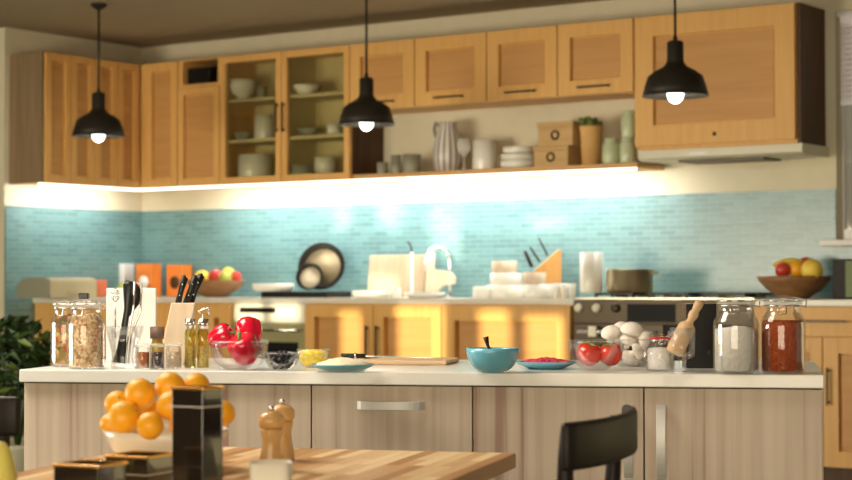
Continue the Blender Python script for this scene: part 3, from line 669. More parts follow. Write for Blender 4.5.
# stacks of crockery
def stack(items, yp, labels, names):
    zz = z
    for (a_, b_, h_, m_), lb, nm in zip(items, labels, names):
        o, p, R, H = V(nm, lb, nm.split('_')[-1], a_, b_, h_, CYL if nm != 'china_bowl' else BOWL, m_, yp, zz); zz += H+.0005
stack([(486, 526, 13, 'china'), (490, 522, 12, 'china'), (492, 517, 12, 'palew')], -.33, ['wide white pot at the bottom of the worktop crockery stack', 'white pot in the middle of the worktop crockery stack', 'wooden canister on top of the worktop crockery stack'], ['china_pot', 'china_pot', 'wooden_canister'])
V('china_pot', 'low wide white pot left of the crockery stack', 'pot', 473, 492, 12, CYL, 'china', -.45, z)
stack([(524, 552, 14, 'china'), (523, 546, 12, 'palew')], -.43, ['white pot under the small wooden canister', 'short wooden canister standing on a white pot'], ['china_pot', 'wooden_canister'])
for i, p_ in enumerate((556, 564, 572)):
    V('white_cup', ['white tumbler nearest the knife block', 'white tumbler in the middle of the row by the knife block', 'white tumbler nearest the tall white canister'][i], 'cup', p_-4, p_+4, 15, [(.8, 0), (1, 1)], 'china', -.45, z, 'white tumblers on the back worktop')
V('utensil_canister', 'tall cream cylinder canister left of the steel pot', 'canister', 580, 603, 40, CYL, 'china', -.42, CT+.037 if False else CT+.0375)
# knife block at the back
p = on(546, -.15, z); k = mpp(p)
t = thing('knife_block', 'orange wood knife block on the back worktop', 'knife block', p, YAW)
MB().prism([(-20*k, 0), (15*k, 0), (15*k, 48*k), (12*k, 48*k), (-20*k, 20*k)], -.06, .06, 'y').build('body', 'knifew', t, bevel=.004)
for i, (ax, az, bx, bz) in enumerate([(-14, 31, -21, 47), (-6, 36, -16, 51), (2, 42, -7, 60)]):
    o = MB().tube([((ax)*k, 0, az*k), ((ax+bx)/2*k, 0, (az+bz)/2*k), (bx*k, 0, (bz)*k)], [.011, .013, .011], 8, flat=.6).build('kitchen_knife', 'blackp', None, p, (0, 0, YAW))
    tag(o, ['black knife handle lowest in the back knife block', 'black knife handle in the middle of the back knife block', 'black knife handle highest in the back knife block'][i], 'knife', 'knives in the back block')
# saucepan on the hob
zp_ = CT+.0370
o, p, R, H = V('saucepan', 'steel saucepan standing on the gas hob', 'saucepan', 606, 653, 23, [(.95, 0), (1, .05), (1, .96), (1.03, 1)], 'brass', -.4, zp_)
MB().tube([(R*.98, 0, H*.8), (R+.03, 0, H*.85), (R+.03, .03, H*.85), (R*.96, .04, H*.8)], .006).build('handle', 'brass', o)
# right fruit bowl
V('wooden_bowl', 'large brown wooden fruit bowl on the right worktop', 'bowl', 757, 832, 23, WB, 'bowlw', -.3, z, t=.01)
fruit(783, 270, 8, 'a', 'red apple at the left of the right fruit bowl', -.35)
fruit(812, 270, 11, 'l', 'big yellow lemon at the right of the right fruit bowl', -.38)
fruit(806, 266, 9, 'a', 'red apple behind the big lemon in right bowl', -.2)
fruit(797, 270, 9, 'o', 'orange between apple and lemon in the right bowl', -.3)
p = hy(792, 265, -.26)
o = MB().tube([Vector((-.11+.022*i, .0, .022*math.sin(PI*i/10))) for i in range(11)], [.006, .012, .016, .018, .019, .019, .018, .017, .014, .009, .006], 8).build('banana', 'banana', None, p, (0, 0, YAW)); tag(o, 'yellow banana lying across the right fruit bowl', 'banana')
o = cbox('tin_canister', 'black and gold tin at the right edge of the worktop', 837, 866, 40, 'chair', -.3, .16)
k = mpp(Vector(o.location)); MB().box(-.0, .055, -.083, -.0805, .01, 38*k).build('front_label', 'leafy', o)

# ------------------------------------------------------------------ pendant lamps
def pendant(px, rim, wpx, top, label, d, first=None):
    p = hd(px, rim, d)
    if first: return dup(first, p, label=label)
    R = .165; t = thing('pendant_lamp', label, 'pendant lamp', p, 0, 'black pendant lamps')
    prof = [(R, 0), (R*.93, .045), (R*.82, .10), (R*.62, .125), (R*.36, .148), (R*.27, .168), (R*.25, .18), (R*.25, .265), (R*.2, .275), (0, .275)]
    MB().lathe(prof+[(0, .268), (R*.22, .262), (R*.22, .17), (R*.34, .141), (R*.60, .118), (R*.80, .094), (R*.91, .04), (R*.98, 0), (R, 0)], 48).build('lamp_shade', 'shade', t)
    MB().ball((0, 0, .013), .042, (1, 1, 1.1), 20).build('bulb', 'bulb', t)
    MB().tube([(0, 0, .27), (0, 0, .30)], [.014, .010], 10).build('cord_grip', 'shade', t)
    MB().tube([(0, 0, .29), (0, 0, CEIL-p.z-.02)], .007, 8).build('rod', 'shade', t)
    MB().lathe([(.02, CEIL-p.z-.035), (.05, CEIL-p.z-.012), (.05, CEIL-p.z-.0005), (0, CEIL-p.z-.0005)], 24).build('ceiling_rose', 'shade', t)
    return t
l0 = pendant(366.5, 125, 57, 0, 'black dome pendant lamp hanging in the middle', 10.75)
l1 = pendant(98.5, 137, 53, 0, 'black dome pendant lamp hanging at the left', 11.55, l0)
l2 = pendant(675.5, 102, 67, 0, 'black dome pendant lamp hanging at the right before hood cabinet', 9.15, l0)
print('PEND z', l0.location.z, l1.location.z, l2.location.z, l1.location)
for l in (l1, l2): l.location.z = l0.location.z
for l in (l0, l1, l2):
    pl = bpy.data.lights.new('pendant_bulb_light', 'POINT'); pl.energy = 6; pl.color = (1, .93, .8); pl.shadow_soft_size = .04
    o = bpy.data.objects.new('pendant_bulb_light', pl); C.objects.link(o); o.location = Vector(l.location)+Vector((0, 0, -.06))

# ------------------------------------------------------------------ island
ZT = .86
pl_ = hz(19, 369.5, ZT); pr_ = hz(824, 375, ZT)
IA = math.atan2(pr_.y-pl_.y, pr_.x-pl_.x); IL = (pr_-pl_).length; ID = .80
isl = thing('kitchen_island', 'kitchen island with pale streaked wood fronts and steel bow handles', 'kitchen island', (pl_.x, pl_.y, 0), IA)
def loc_i(px, py=420, yl_=.025):
    # local x on the island front plane for a pixel column
    n = Vector((-math.sin(IA), math.cos(IA), 0)); o0 = Vector((pl_.x, pl_.y, 0))+n*yl_
    d = ray(px, py); tt = (o0-CAM).dot(n)/d.dot(n); q = CAM+d*tt
    return (q-o0).dot(Vector((math.cos(IA), math.sin(IA), 0))), q.z
top = MB().box(0, IL, 0, ID, ZT-.033, ZT).build('countertop', 'quartz', isl, bevel=.0025, label='white stone countertop')
ex0 = loc_i(23.5)[0]; ex1 = IL-.005
MB().box(ex0, ex1, .045, ID-.03, .08, ZT-.0335).build('carcass', 'gap', isl)
MB().box(ex0+.03, ex1-.03, .09, ID-.08, 0, .08).build('plinth', 'gap', isl)
MB().box(ex0-.0, ex0+.001, .03, ID-.03, .08, ZT-.0335).box(ex1, ex1+.003, .03, ID-.03, .08, ZT-.0335).build('end_panel', 'island', isl)
cuts = [24, 311.5, 472.8, 644, 824]; fronts = []
for i in range(4):
    a_ = loc_i(cuts[i])[0]+.0018; c_ = loc_i(cuts[i+1])[0]-.0018
    if i == 3: c_ = ex1
    nm = ['side_front', 'drawer', 'door', 'door'][i]
    zt = ZT-.037
    fb = MB()
    if i in (1,): fb.box(a_, c_, .024, .044, .36, zt)
    else: fb.box(a_, c_, .024, .044, .09, zt)
    fronts.append(fb.build(nm, 'island', isl, bevel=.0012))
    if i == 1: MB().box(a_, c_, .024, .044, .09, .356).build('drawer', 'island', isl, bevel=.0012)
def bow(parent, x0, z0, x1, z1, y=.024):
    v = abs(z1-z0) > abs(x1-x0); b = MB(); n = 14; out = []; inn = []
    L = abs(z1-z0) if v else abs(x1-x0); hw = .0135
    for i in range(n+1):
        u = i/n; s = math.sin(PI*u)**.6 if 0 < u < 1 else 0; out.append((u*L, y-.003-.027*s)); 
    for i in range(n+1):
        u = 1-i/n; s = math.sin(PI*u)**.6 if 0 < u < 1 else 0; inn.append((u*L, min(y-.0005, y+.002-.027*s)))
    poly = out+inn
    if v:
        b.at((x0, 0, min(z0, z1))).prism([(q[1], q[0]) for q in poly], -hw*.85, hw*.85, 'x')
    else:
        b.at((min(x0, x1), 0, z0)).prism(poly, -hw*.8, hw*.8, 'z')
    return b.build('handle', 'steel', parent, bevel=.001)
xa, za = loc_i(357.5, 405); xb, zb_ = loc_i(425, 406); bow(fronts[1], xa, za, xb, za)
xa, za = loc_i(661.3, 404); _, zb_ = loc_i(661.3, 479); bow(fronts[3], xa, zb_, xa, za)
xa, za = loc_i(628.5, 403); _, zb_ = loc_i(628.5, 478); bow(fronts[2], xa, zb_, xa, za)

# ------------------------------------------------------------------ island objects
def I(px, py, back=0):
    p = hz(px, py, ZT+.0006); d = (p-CAM); d.z = 0; d.normalize(); p2 = p+d*back; p2.z = ZT+.0006; return p2
def jar(px0, px1, ptop, pbase, label, fill, fill_label, fill_h, name='glass_jar', tagged=False, fillname='contents', wavy=0):
    cxp = (px0+px1)/2; k = mpp(I(cxp, pbase)); R = (px1-px0)/2*k; p = I(cxp, pbase, R); k = mpp(p); R = (px1-px0)/2*k; H = (pbase-ptop)*k
    t = thing(name, label, 'jar', p, YAW)
    N = R*.80; nh = H*.80
    out = [(0, 0), (R*.86, 0), (R*.97, H*.02), (R, H*.06), (R, H*.62), (R*.97, H*.68), (N*.98, nh*.97), (N*.95, nh), (N*.95, H*.87), (N, H*.885)]
    inn = [(max(0, r-.0028), max(z_, .004)) for r, z_ in out[::-1]]
    MB().lathe(out+inn, 48).build('jar_body', 'glass', t)
    MB().lathe([(N*1.0, H*.888), (N*1.06, H*.895), (N*1.06, H*.91), (N*1.0, H*.915), (N*.95, H*.90), (N*1.0, H*.888)], 40).build('seal', 'glassw' if fill != 'paprika' else 'glassw', t)
    MB().lathe([(0, H*.916), (N*1.06, H*.916), (N*1.06, H*.945), (N*.98, H*.97), (N*.55, H*.985), (N*.5, H), (0, H)], 40).build('lid', 'glass', t)
    wz = H*.87
    ring = lambda r, zz: [(r*math.cos(2*PI*i/32), r*math.sin(2*PI*i/32), zz) for i in range(32)]
    wire = MB().tube(ring(N*1.02, wz), .0016, 6, True).tube(ring(N*1.12, H*.93), .0014, 6, True)
    wire.tube([(N*1.05, 0, wz), (N*1.25, 0, wz-.004), (N*1.30, 0, wz+.012), (N*1.12, 0, H*.93)], .0016, 6)
    wire.tube([(-N*.5, -N*.95, wz), (-N*.45, -N*1.2, wz-.02), (-N*.05, -N*1.2, wz-.02), (0, -N*1.03, wz)], .0016, 6)
    wire.build('wire_clamp', 'chrome', t)
    fh = H*fill_h; Rf = R-.0045
    def prz(r, zz, th): return r
    pf = [(0, .0055), (Rf*.86, .0055), (Rf, H*.05), (Rf, fh*.92), (Rf*.985, fh), (0, fh)] if fill_h < .63 else [(0, .0055), (Rf*.86, .0055), (Rf, H*.05), (Rf, H*.61), (Rf*.93, H*.68), (N*.86, min(fh, nh*.98)), (0, fh)]
    fm = MB().lathe(pf, 40)
    if wavy:
        fm.v = [(x, y, zz+(wavy*math.sin(x*55+1.2)+wavy*.5*math.sin(y*80)) if zz > fh*.9 else zz) for x, y, zz in fm.v]
    if fillname == 'chickpeas':
        g_ = 0; rb = .0029; zz = .008
        fm.v = [(x*.93, y*.93, zz_*.97+.001) for x, y, zz_ in fm.v]
        while zz < fh:
            rr_ = Rf-.003 if zz < H*.62 else Rf-.003-(zz-H*.62)/(fh-H*.62)*(Rf-N*.86)
            nn = int(2*PI*rr_/(rb*1.85))
            for q in range(nn):
                a_ = 2*PI*(q+.5*(g_ % 2))/nn+random.uniform(-.02, .02)
                fm.ball(((rr_-.0005)*math.cos(a_), (rr_-.0005)*math.sin(a_), zz+random.uniform(-.001, .001)), rb, (1, 1, 1), 6)
            g_ += 1; zz += rb*1.65
    fo = fm.build(fillname, fill, None, p, (0, 0, YAW)); tag(fo, fill_label, fillname.split('_')[-1], kind='stuff')
    return t, p, R, H
jar(50.5, 80.5, 300, 367, 'clip-top glass jar of mixed coloured pasta', 'pasta', 'mixed coloured pasta filling the clip-top jar', .80, fillname='pasta')
tj, p, R, H = jar(67, 104.5, 300, 369.5, 'clip-top glass jar of tan chickpeas', 'chick', 'tan chickpeas filling the clip-top jar', .80, fillname='chickpeas')
MB().box(-.018, .008, -.012, .012, H+.0005, H+.016).build('lid_clip', 'blackp', tj, bevel=.002, label='black clip on lid')
jar(713.5, 759.5, 296.5, 374.5, 'large clip-top glass jar of white flour', 'flour', 'white flour half filling the big clip-top jar', .585, fillname='flour', wavy=.004)
jar(760.5, 806, 296.5, 374.5, 'large clip-top glass jar of red brown paprika', 'paprika', 'red brown paprika powder in the big clip-top jar', .66, fillname='paprika')
# white board
def card(name, label, cat, px0, px1, ptop, pbase, m, th=.02, back=.0, rz=YAW, bevel=.003, tilt=0):
    p = I((px0+px1)/2, pbase, back); k = mpp(p); W = (px1-px0)*k; H = (pbase-ptop)*k
    o = MB().at((0, 0, 0), (tilt, 0, 0)).box(-W/2, W/2, 0, th, 0, H).build(name, m, None, p, (0, 0, rz), bevel=bevel); return tag(o, label, cat)
card('chopping_board', 'white upright chopping board behind the utensil glass', 'chopping board', 106, 156, 288, 363, 'paper', .015)
# utensil glass
p = I(124, 369, .05); k = mpp(p)
t = thing('glass_vase', 'flared clear glass holding black kitchen utensils', 'glass', p)
pr = [(0, 0), (13*k, 0), (13.5*k, 3*k), (12*k, 10*k), (14*k, 22*k), (20*k, 42*k)]
MB().lathe(pr+[(r-.003 if r > .003 else 0, max(z_, .012)) for r, z_ in pr[::-1]]).build('glass_body', 'glass', t)
def rods(name, label, cat, pts, rad, m, flat=1.0, extra=None):
    o = MB(); o.tube(pts, rad, 10, flat=flat); 
    if extra: extra(o)
    return tag(o.build(name, m, None, p, (0, 0, YAW)), label, cat)
kk = k
o = MB().tube([(-4*k, 0, .014), (-1*k, 0, 30*k), (3*k, 0, 60*k), (5*k, 0, 83*k), (6*k, 0, 87*k)], [.016, .009, .008, .017, .010], 12, flat=.5).build('serving_spoon', 'blackp', None, p, (0, 0, YAW)); tag(o, 'black serving spoon with pierced handle in the utensil glass', 'spoon')
o = MB().tube([(-7*k, .008, .014), (-5*k, .01, 20*k), (0, .012, 50*k), (8*k, .012, 66*k), (10*k, .012, 78*k), (9*k, .012, 84*k)], [.014, .008, .007, .017, .02, .006], 12, flat=.4).build('cooking_ladle', 'blackp', None, p+_f0*.006, (0, 0, YAW)); tag(o, 'black ladle with broad head in the utensil glass', 'ladle')
o = MB().tube([(5*k, -.01, .014), (8*k, -.012, 35*k), (17*k, -.014, 56*k), (18*k, -.012, 84*k), (11*k, -.012, 86*k), (10*k, -.012, 60*k), (5*k, -.012, 33*k), (2*k, -.01, .014)], .0028, 6).build('kitchen_tongs', 'chrome', None, p, (0, 0, YAW)); tag(o, 'steel tongs standing in the utensil glass', 'tongs')
o = MB().tube([(-8*k, -.012, 30*k), (-8*k, -.012, 70*k)], .0018, 6)
for q in range(5):
    o.tube([(-8*k+.012*math.cos(PI*q/5)*math.sin(u*PI), -.012+.012*math.sin(PI*q/5)*math.sin(u*PI), (66+14*u)*k) for u in [i/8 for i in range(9)]], .0009, 5)
    o.tube([(-8*k-.012*math.cos(PI*q/5)*math.sin(u*PI), -.012-.012*math.sin(PI*q/5)*math.sin(u*PI), (66+14*u)*k) for u in [i/8 for i in range(9)]], .0009, 5)
tag(o.build('balloon_whisk', 'chrome', None, p, (0, 0, YAW)), 'small steel whisk in the utensil glass', 'whisk')
# spice jars
def spice(px0, px1, ptop, pbase, label, fill, fl, back=0, capm='chrome'):
    k = mpp(I(0.5*(px0+px1), pbase)); R = (px1-px0)/2*k; p = I((px0+px1)/2, pbase, R+back); H = (pbase-ptop)*k
    t = thing('spice_jar', label, 'jar', p, YAW, 'spice jars beside the knife block')
    pr = [(0, 0), (R*.95, 0), (R, .003), (R, H*.78), (R*.9, H*.84), (R*.9, H*.88)]
    MB().lathe(pr+[(max(r-.002, 0), max(z_, .003)) for r, z_ in pr[::-1]], 28).build('jar_body', 'glass', t)
    MB().lathe([(0, H*.882), (R*.98, H*.882), (R*.98, H), (0, H)], 28).build('lid', capm, t)
    tag(MB().lathe([(0, .0035), (R-.0035, .0035), (R-.0035, H*.66), (0, H*.68)], 24).build(fl.split('|')[0], fill, None, p), fl.split('|')[1], fl.split('|')[0].replace('_', ' '), kind='stuff')
spice(135.5, 150.5, 344, 369.5, 'small spice jar of amber powder beside the utensil glass', 'honey', 'ground_spice|amber ground spice in the small jar by the utensils', capm='glassw')
spice(150.5, 165, 344, 369.5, 'small spice jar of black peppercorns, middle of three', 'pcorn', 'peppercorns|black peppercorns in the middle small jar', capm='glassw')
spice(165.5, 182, 344, 368.5, 'small spice jar of beige powder before the knife block', 'beige', 'ground_spice|beige ground spice in the small jar by the knife block', capm='glassw')
p = I(157, 369, .075); k = mpp(p)
t = thing('oil_bottle', 'oil bottle with brown cap behind the spice jars', 'bottle', p)
MB().lathe([(0, 0), (7*k, 0), (7*k, 22*k), (5*k, 26*k), (5*k, 29*k), (0, 29*k)]).build('bottle_body', 'oil', t)
MB().lathe([(0, 29.2*k), (7*k, 29.2*k), (7*k, 41*k), (0, 41*k)]).build('cap', 'cork', t)
# knife block
p = I(174, 366, .07); k = mpp(p)
t = thing('knife_block', 'pale beech knife block leaning right on the island', 'knife block', p, YAW)
MB().prism([(-16*k, 0), (10*k, 0), (21*k, 62*k), (-3*k, 62*k)], 0, .05, 'y').build('body', 'palew', t, bevel=.003)
for i, (x0_, x1_, y0_, h_) in enumerate([(3, 10, .018, 28), (11, 21, .018, 28), (15, 26, .036, 30)]):
    o = MB().tube([(x0_*k, y0_, 61*k), ((x0_*.6+x1_*.4)*k, y0_, (61+h_*.45)*k), (x1_*k, y0_, (61+h_*.95)*k), ((x1_+1.2)*k, y0_, (60+h_)*k)], [.009, .008, .010, .006], 10, flat=.65).build('kitchen_knife', 'blackp', None, p, (0, 0, YAW))
    tag(o, ['black handled knife at left in the beech knife block', 'black handled knife at right in the beech knife block', 'black handled knife at the back of the beech block'][i], 'knife', 'knives in the beech block')
    for q in (.3, .7): MB().ball(((x0_+(x1_-x0_)*q)*k, y0_-.0062, (61+h_*q)*k), .0022, n=8).build('rivet', 'chrome', o)
# cruets
def cruet(px0, px1, ptop, label, back=0):
    k = mpp(I(px0, 368)); R = (px1-px0)/2*k; p = I((px0+px1)/2, 368, R+back); H = (368-ptop)*k
    t = thing('glass_cruet', label, 'cruet', p, YAW, 'oil and vinegar cruets')
    pr = [(0, 0), (R, 0), (R, H*.72), (R*.8, H*.78), (R*.8, H*.80)]
    MB().lathe(pr+[(max(r-.002, 0), max(z_, .003)) for r, z_ in pr[::-1]], 24).build('bottle_body', 'bottle', t)
    MB().lathe([(0, H*.80), (R*.95, H*.80), (R*.95, H), (0, H)], 24).build('cap', 'chrome', t)
    MB().lathe([(0, .0035), (R-.0035, .0035), (R-.0035, H*.45), (0, H*.45)], 20).build('oil', 'beige', t)
    return t, p, H, R
cruet(184.5, 196, 319, 'slim glass cruet with steel cap next to the knife block', .01)
t, p, H, R = cruet(197, 209, 319, 'slim glass cruet with steel cap beside the red peppers')
MB().tube([(0, 0, H), (.0, 0, H+.012), (-R*.8, 0, H+.02), (R*.9, 0, H+.032), (R*.9, 0, H+.01)], .0035, 8).build('pour_clip', 'chrome', t)

def gbowl(name, label, px0, px1, prim, pbase, foot=.45, m='glass', t_=.0028, prof=None, back=0):
    k = mpp(I((px0+px1)/2, pbase)); R = (px1-px0)/2*k; f = R*foot; p = I((px0+px1)/2, pbase, f+back); k = mpp(p); R = (px1-px0)/2*k; H = (pbase-prim)*k; f = R*foot
    pr = prof or [(1, foot), ]
    out = [(0, 0), (f, 0), (f*1.05, .002)]+[(f+(R-f)*math.sin(u*PI/2)**.9, H*(1-math.cos(u*PI/2))**.85+.002*(1-u)) for u in [.15, .3, .45, .6, .75, .88, 1]]
    inn = [(max(r-t_, 0), z_+t_*(1-min(1, z_/H))) for r, z_ in out[::-1]]
    o = MB().lathe(out+inn, 48).build(name, m, None, p, (0, 0, YAW)); tag(o, label, 'bowl'); return o, p, R, H, k
# peppers
o, p, R, H, k = gbowl('glass_bowl', 'large clear glass bowl holding red peppers', 209, 269, 341, 370, .5)
def pepper(pos, r, rot, label, first=[None]):
    if first[0] is None:
        def fn(q, z_, th): return q*(.86+.19*abs(math.sin(1.5*th+.4))**.55)
        b = MB().lathe([(0, -1.02*r), (.22*r, -1.10*r), (.5*r, -1.08*r), (.78*r, -.8*r), (.92*r, -.3*r), (1.02*r, .25*r), (1.0*r, .62*r), (.8*r, .88*r), (.5*r, .93*r), (.25*r, .84*r), (0, .76*r)], 40, fn)
        o = b.build('red_pepper', 'pepper', None)
        MB().tube([(0, 0, .74*r), (.02*r, 0, .95*r), (.12*r, 0, 1.25*r)], [.22*r, .10*r, .12*r], 10).build('stem', 'stemg', o, label='green stem'); first[0] = o
        o['group'] = 'red peppers in the glass bowl'
    else: o = dup(first[0], pos, scale=r/first[0]['r'])
    o['r'] = r if 'r' not in o else o['r']
    o.location = pos; o.rotation_euler = rot; tag(o, label, 'pepper', 'red peppers in the glass bowl'); return o
def at(px, py, d): return hd(px, py, d)
D0 = dep(p)
pepper(at(244, 349, D0-.03), 14.5*k, (.35, -.35, YAW), 'red pepper standing lowest at the front of the glass bowl')
pepper(at(221.5, 337, D0+.01), 12*k, (.5, 1.1, YAW+.3), 'red pepper with green stem at the left of the glass bowl')
pepper(at(249, 332, D0+.055), 13.5*k, (-.3, .6, YAW+1.5), 'red pepper topmost at the back of the glass bowl')
# berries
o, p, R, H, k = gbowl('glass_bowl', 'small clear glass bowl of black berries', 263.5, 300, 352.5, 370.5, .42)
bb = None; n = 0
for lay, (zz, rr, cnt) in enumerate([(.010, .018, 6), (.010, 0, 1), (.019, .024, 9), (.019, .010, 4), (.029, .028, 10), (.029, .014, 6), (.038, .030, 11), (.038, .016, 6), (.038, 0, 1), (.044, .008, 3)]):
    for i in range(cnt):
        q = 2*PI*i/cnt+lay; P_ = p+Vector((rr*math.cos(q), rr*math.sin(q), zz))
        if bb is None: bb = MB().ball((0, 0, 0), .0072, (1, 1, .95), 10).build('blackberry', 'berry', None, P_); tag(bb, 'black berry piled in the small glass bowl', 'berry', 'black berries in the glass bowl')
        else: dup(bb, P_)
o, p, R, H, k = gbowl('glass_bowl', 'small clear glass bowl of yellow sweetcorn', 296.5, 330, 350, 368, .45, back=.03)
f = MB().lathe([(0, .004), (R*.45, .004), (R*.70, H*.22), (R*.84, H*.5), (R*.92, H*.8), (R*.7, H*.93), (R*.4, H*.97), (0, H*.99)], 36)
tag(f.build('sweetcorn', 'corn', None, p), 'yellow sweetcorn kernels filling the small glass bowl', 'sweetcorn', kind='stuff')
def plate(px0, px1, ptop, pbase, label):
    k = mpp(I(px0, pbase)); R = (px1-px0)/2*k; p = I((px0+px1)/2, pbase, R*.6); k = mpp(p); R = (px1-px0)/2*k; H = .018
    o = MB().lathe([(0, 0), (R*.55, 0), (R*.6, .002), (R*.85, H*.6), (R, H), (R*.99, H+.0015), (R*.84, H*.6+.003), (R*.6, .006), (0, .006)], 56).build('dinner_plate', 'blue', None, p); tag(o, label, 'plate'); return p, R, H
p, R, H = plate(310.5, 375, 361, 372.5, 'blue plate with a mound of grated cheese')
f = MB().lathe([(0, .0062), (R*.62, .0062), (R*.82, .0165), (R*.78, .022), (R*.5, .029), (R*.2, .035), (0, .036)], 40, lambda r, z_, th: r*(1+.04*math.sin(5*th)+.03*math.sin(11*th)))
tag(f.build('grated_cheese', 'rice', None, p), 'pale grated cheese mounded on the blue plate', 'cheese', kind='stuff')
p, R, H = plate(514.5, 577.5, 357, 369.5, 'blue plate piled with red minced meat')
f = MB()
for i in range(110):
    q = random.random()*2*PI; r_ = R*.74*math.sqrt(random.random()); hgt = .012+.013*(1-(r_/R))
    x_, y_ = r_*math.cos(q), r_*math.sin(q); a_ = random.random()*PI
    f.tube([(x_-.012*math.cos(a_), y_-.012*math.sin(a_), hgt), (x_, y_, hgt+.004*random.random()), (x_+.012*math.cos(a_), y_+.012*math.sin(a_), hgt)], .0042, 6)
f.lathe([(0, .0065), (R*.6, .0065), (R*.78, .014), (R*.5, .020), (0, .021)], 30)
tag(f.build('minced_meat', 'meat', None, p), 'red minced meat piled on the blue plate', 'meat', kind='stuff')
# chopping board and knife
p1 = I(370, 365.8); p2 = I(455, 363.2)
k = mpp(p1); c = (p1+p2)/2; bw = 86*k
t = tag(MB().box(-bw/2, bw/2, 0, .22, 0, .012).build('chopping_board', 'boardw', None, (p1*.6+p2*.4), (0, 0, IA), bevel=.003), 'flat beech chopping board lying on the island', 'chopping board')
bz = ZT+.0006+.012
pk = hz(360, 356, bz+.014); t = thing('kitchen_knife', 'long kitchen knife lying across the beech chopping board', 'knife', pk, YAW-.1)
hk = MB().tube([(-.052, 0, .003), (-.035, 0, .0), (0, 0, 0), (.014, 0, 0)], [.006, .010, .009, .008], 10, flat=.75).build('handle', 'blackp', t)
MB().tube([(-.0145, 0, 0), (-.0095, 0, 0)], .0105, 10, flat=.8).build('rivet_band', 'chrome', hk)
MB().prism([(.014, -.0), (.16, -.006), (.2, 0), (.16, .018), (.014, .022)], -.001, .0012).build('blade', 'chrome', t, rot=(0, .025, 0))
# blue bowl with spoon
o, p, R, H, k = gbowl('ceramic_bowl', 'sky blue ceramic bowl with a spoon in it', 466, 519.5, 348.5, 373, .42, 'blue', .004)
sp_ = MB().tube([(.012, 0, .01), (0, .01, H*.7), (-.012, .012, H*1.1), (-.017, .013, H*1.45)], [.003, .003, .004, .0075], 8, flat=.5).build('spoon', 'blackm', None, p, (0, 0, YAW)); tag(sp_, 'dark metal spoon standing in the sky blue bowl', 'spoon')
# tomatoes
o, p, R, H, k = gbowl('glass_bowl', 'clear glass bowl holding two red tomatoes', 568, 622.5, 340.5, 370.5, .4)
D0 = dep(p)
tm = None
for i, (px, py, r, dd) in enumerate([(589, 354, 13, 0), (610.5, 354.5, 12.5, -.0)]):
    pos = at(px, py, D0+dd)
    b = MB().lathe([(0, -.86*r*k), (.5*r*k, -.8*r*k), (.88*r*k, -.42*r*k), (r*k, .05*r*k), (.9*r*k, .5*r*k), (.55*r*k, .82*r*k), (.2*r*k, .82*r*k), (0, .74*r*k)], 32, lambda q, z_, th: q*(1+.025*math.cos(5*th)))
    o = b.build('tomato', 'tomato', None, pos, (.2, .3*(1-2*i), i)); tag(o, ['red tomato at the left side of the glass bowl', 'red tomato at the right side of the glass bowl'][i], 'tomato', 'tomatoes in the glass bowl')
    s_ = MB()
    for q in range(5): s_.tube([(0, 0, .76*r*k), (.3*r*k*math.cos(q*1.256), .3*r*k*math.sin(q*1.256), .88*r*k), (.5*r*k*math.cos(q*1.256), .5*r*k*math.sin(q*1.256), .87*r*k)], [.0015, .002, .0006], 6)
    s_.build('stem', 'stemg', o)
# mushrooms
o, p, R, H, k = gbowl('glass_bowl', 'clear glass bowl heaped with white mushrooms', 606, 657, 340, 368, .5, back=.07)
D0 = dep(p); mroot = None
ML = [(611, 334, 10, -.3, 0), (622, 331, 10, .2, .03), (632, 332, 12, .1, -.02), (640, 337, 10, .9, .0), (645, 341, 10, 1.4, -.03), (628, 342, 9, .3, -.02), (636, 352, 9, 1.2, -.035), (628, 358, 8, .6, -.02), (648, 350, 8, 1.6, .01), (640, 361, 7, .5, 0), (618, 352, 9, -.5, .02), (616, 342, 9, 0, .0)]
ML_l = ['white mushroom at the left of the heap', 'white mushroom topmost at the back of the heap', 'large white mushroom topmost in front of the heap', 'white mushroom below the top on the right of the heap', 'white mushroom leaning out at the right, nearest the salt jar', 'white mushroom in the middle just under the topmost one', 'white mushroom seen through the glass at right front', 'white mushroom near the bottom centre of its bowl', 'white mushroom at the right inside the bowl', 'small white mushroom at the very bottom of the bowl', 'white mushroom inside the bowl behind the tomatoes', 'white mushroom at the left just above the glass rim']
for i, (px, py, r, tl, dd) in enumerate(ML):
    pos = at(px, py, D0+dd)
    if mroot is None:
        mroot = MB().lathe([(0, 0), (.45, -.02), (.85, -.12), (1, .05), (.96, .3), (.78, .58), (.45, .76), (0, .82)], 24).build('mushroom', 'mush', None, pos)
        MB().lathe([(0, -.75), (.3, -.72), (.34, -.5), (.27, -.1), (.3, .0), (0, .0)], 16).build('stalk', 'mush', mroot); mm_ = mroot
    else: mm_ = dup(mroot, pos)
    mm_.scale = (r*k,)*3; mm_.rotation_euler = (.45+.3*math.sin(i*2), tl, YAW); tag(mm_, ML_l[i], 'mushroom', 'white mushrooms in the glass bowl')
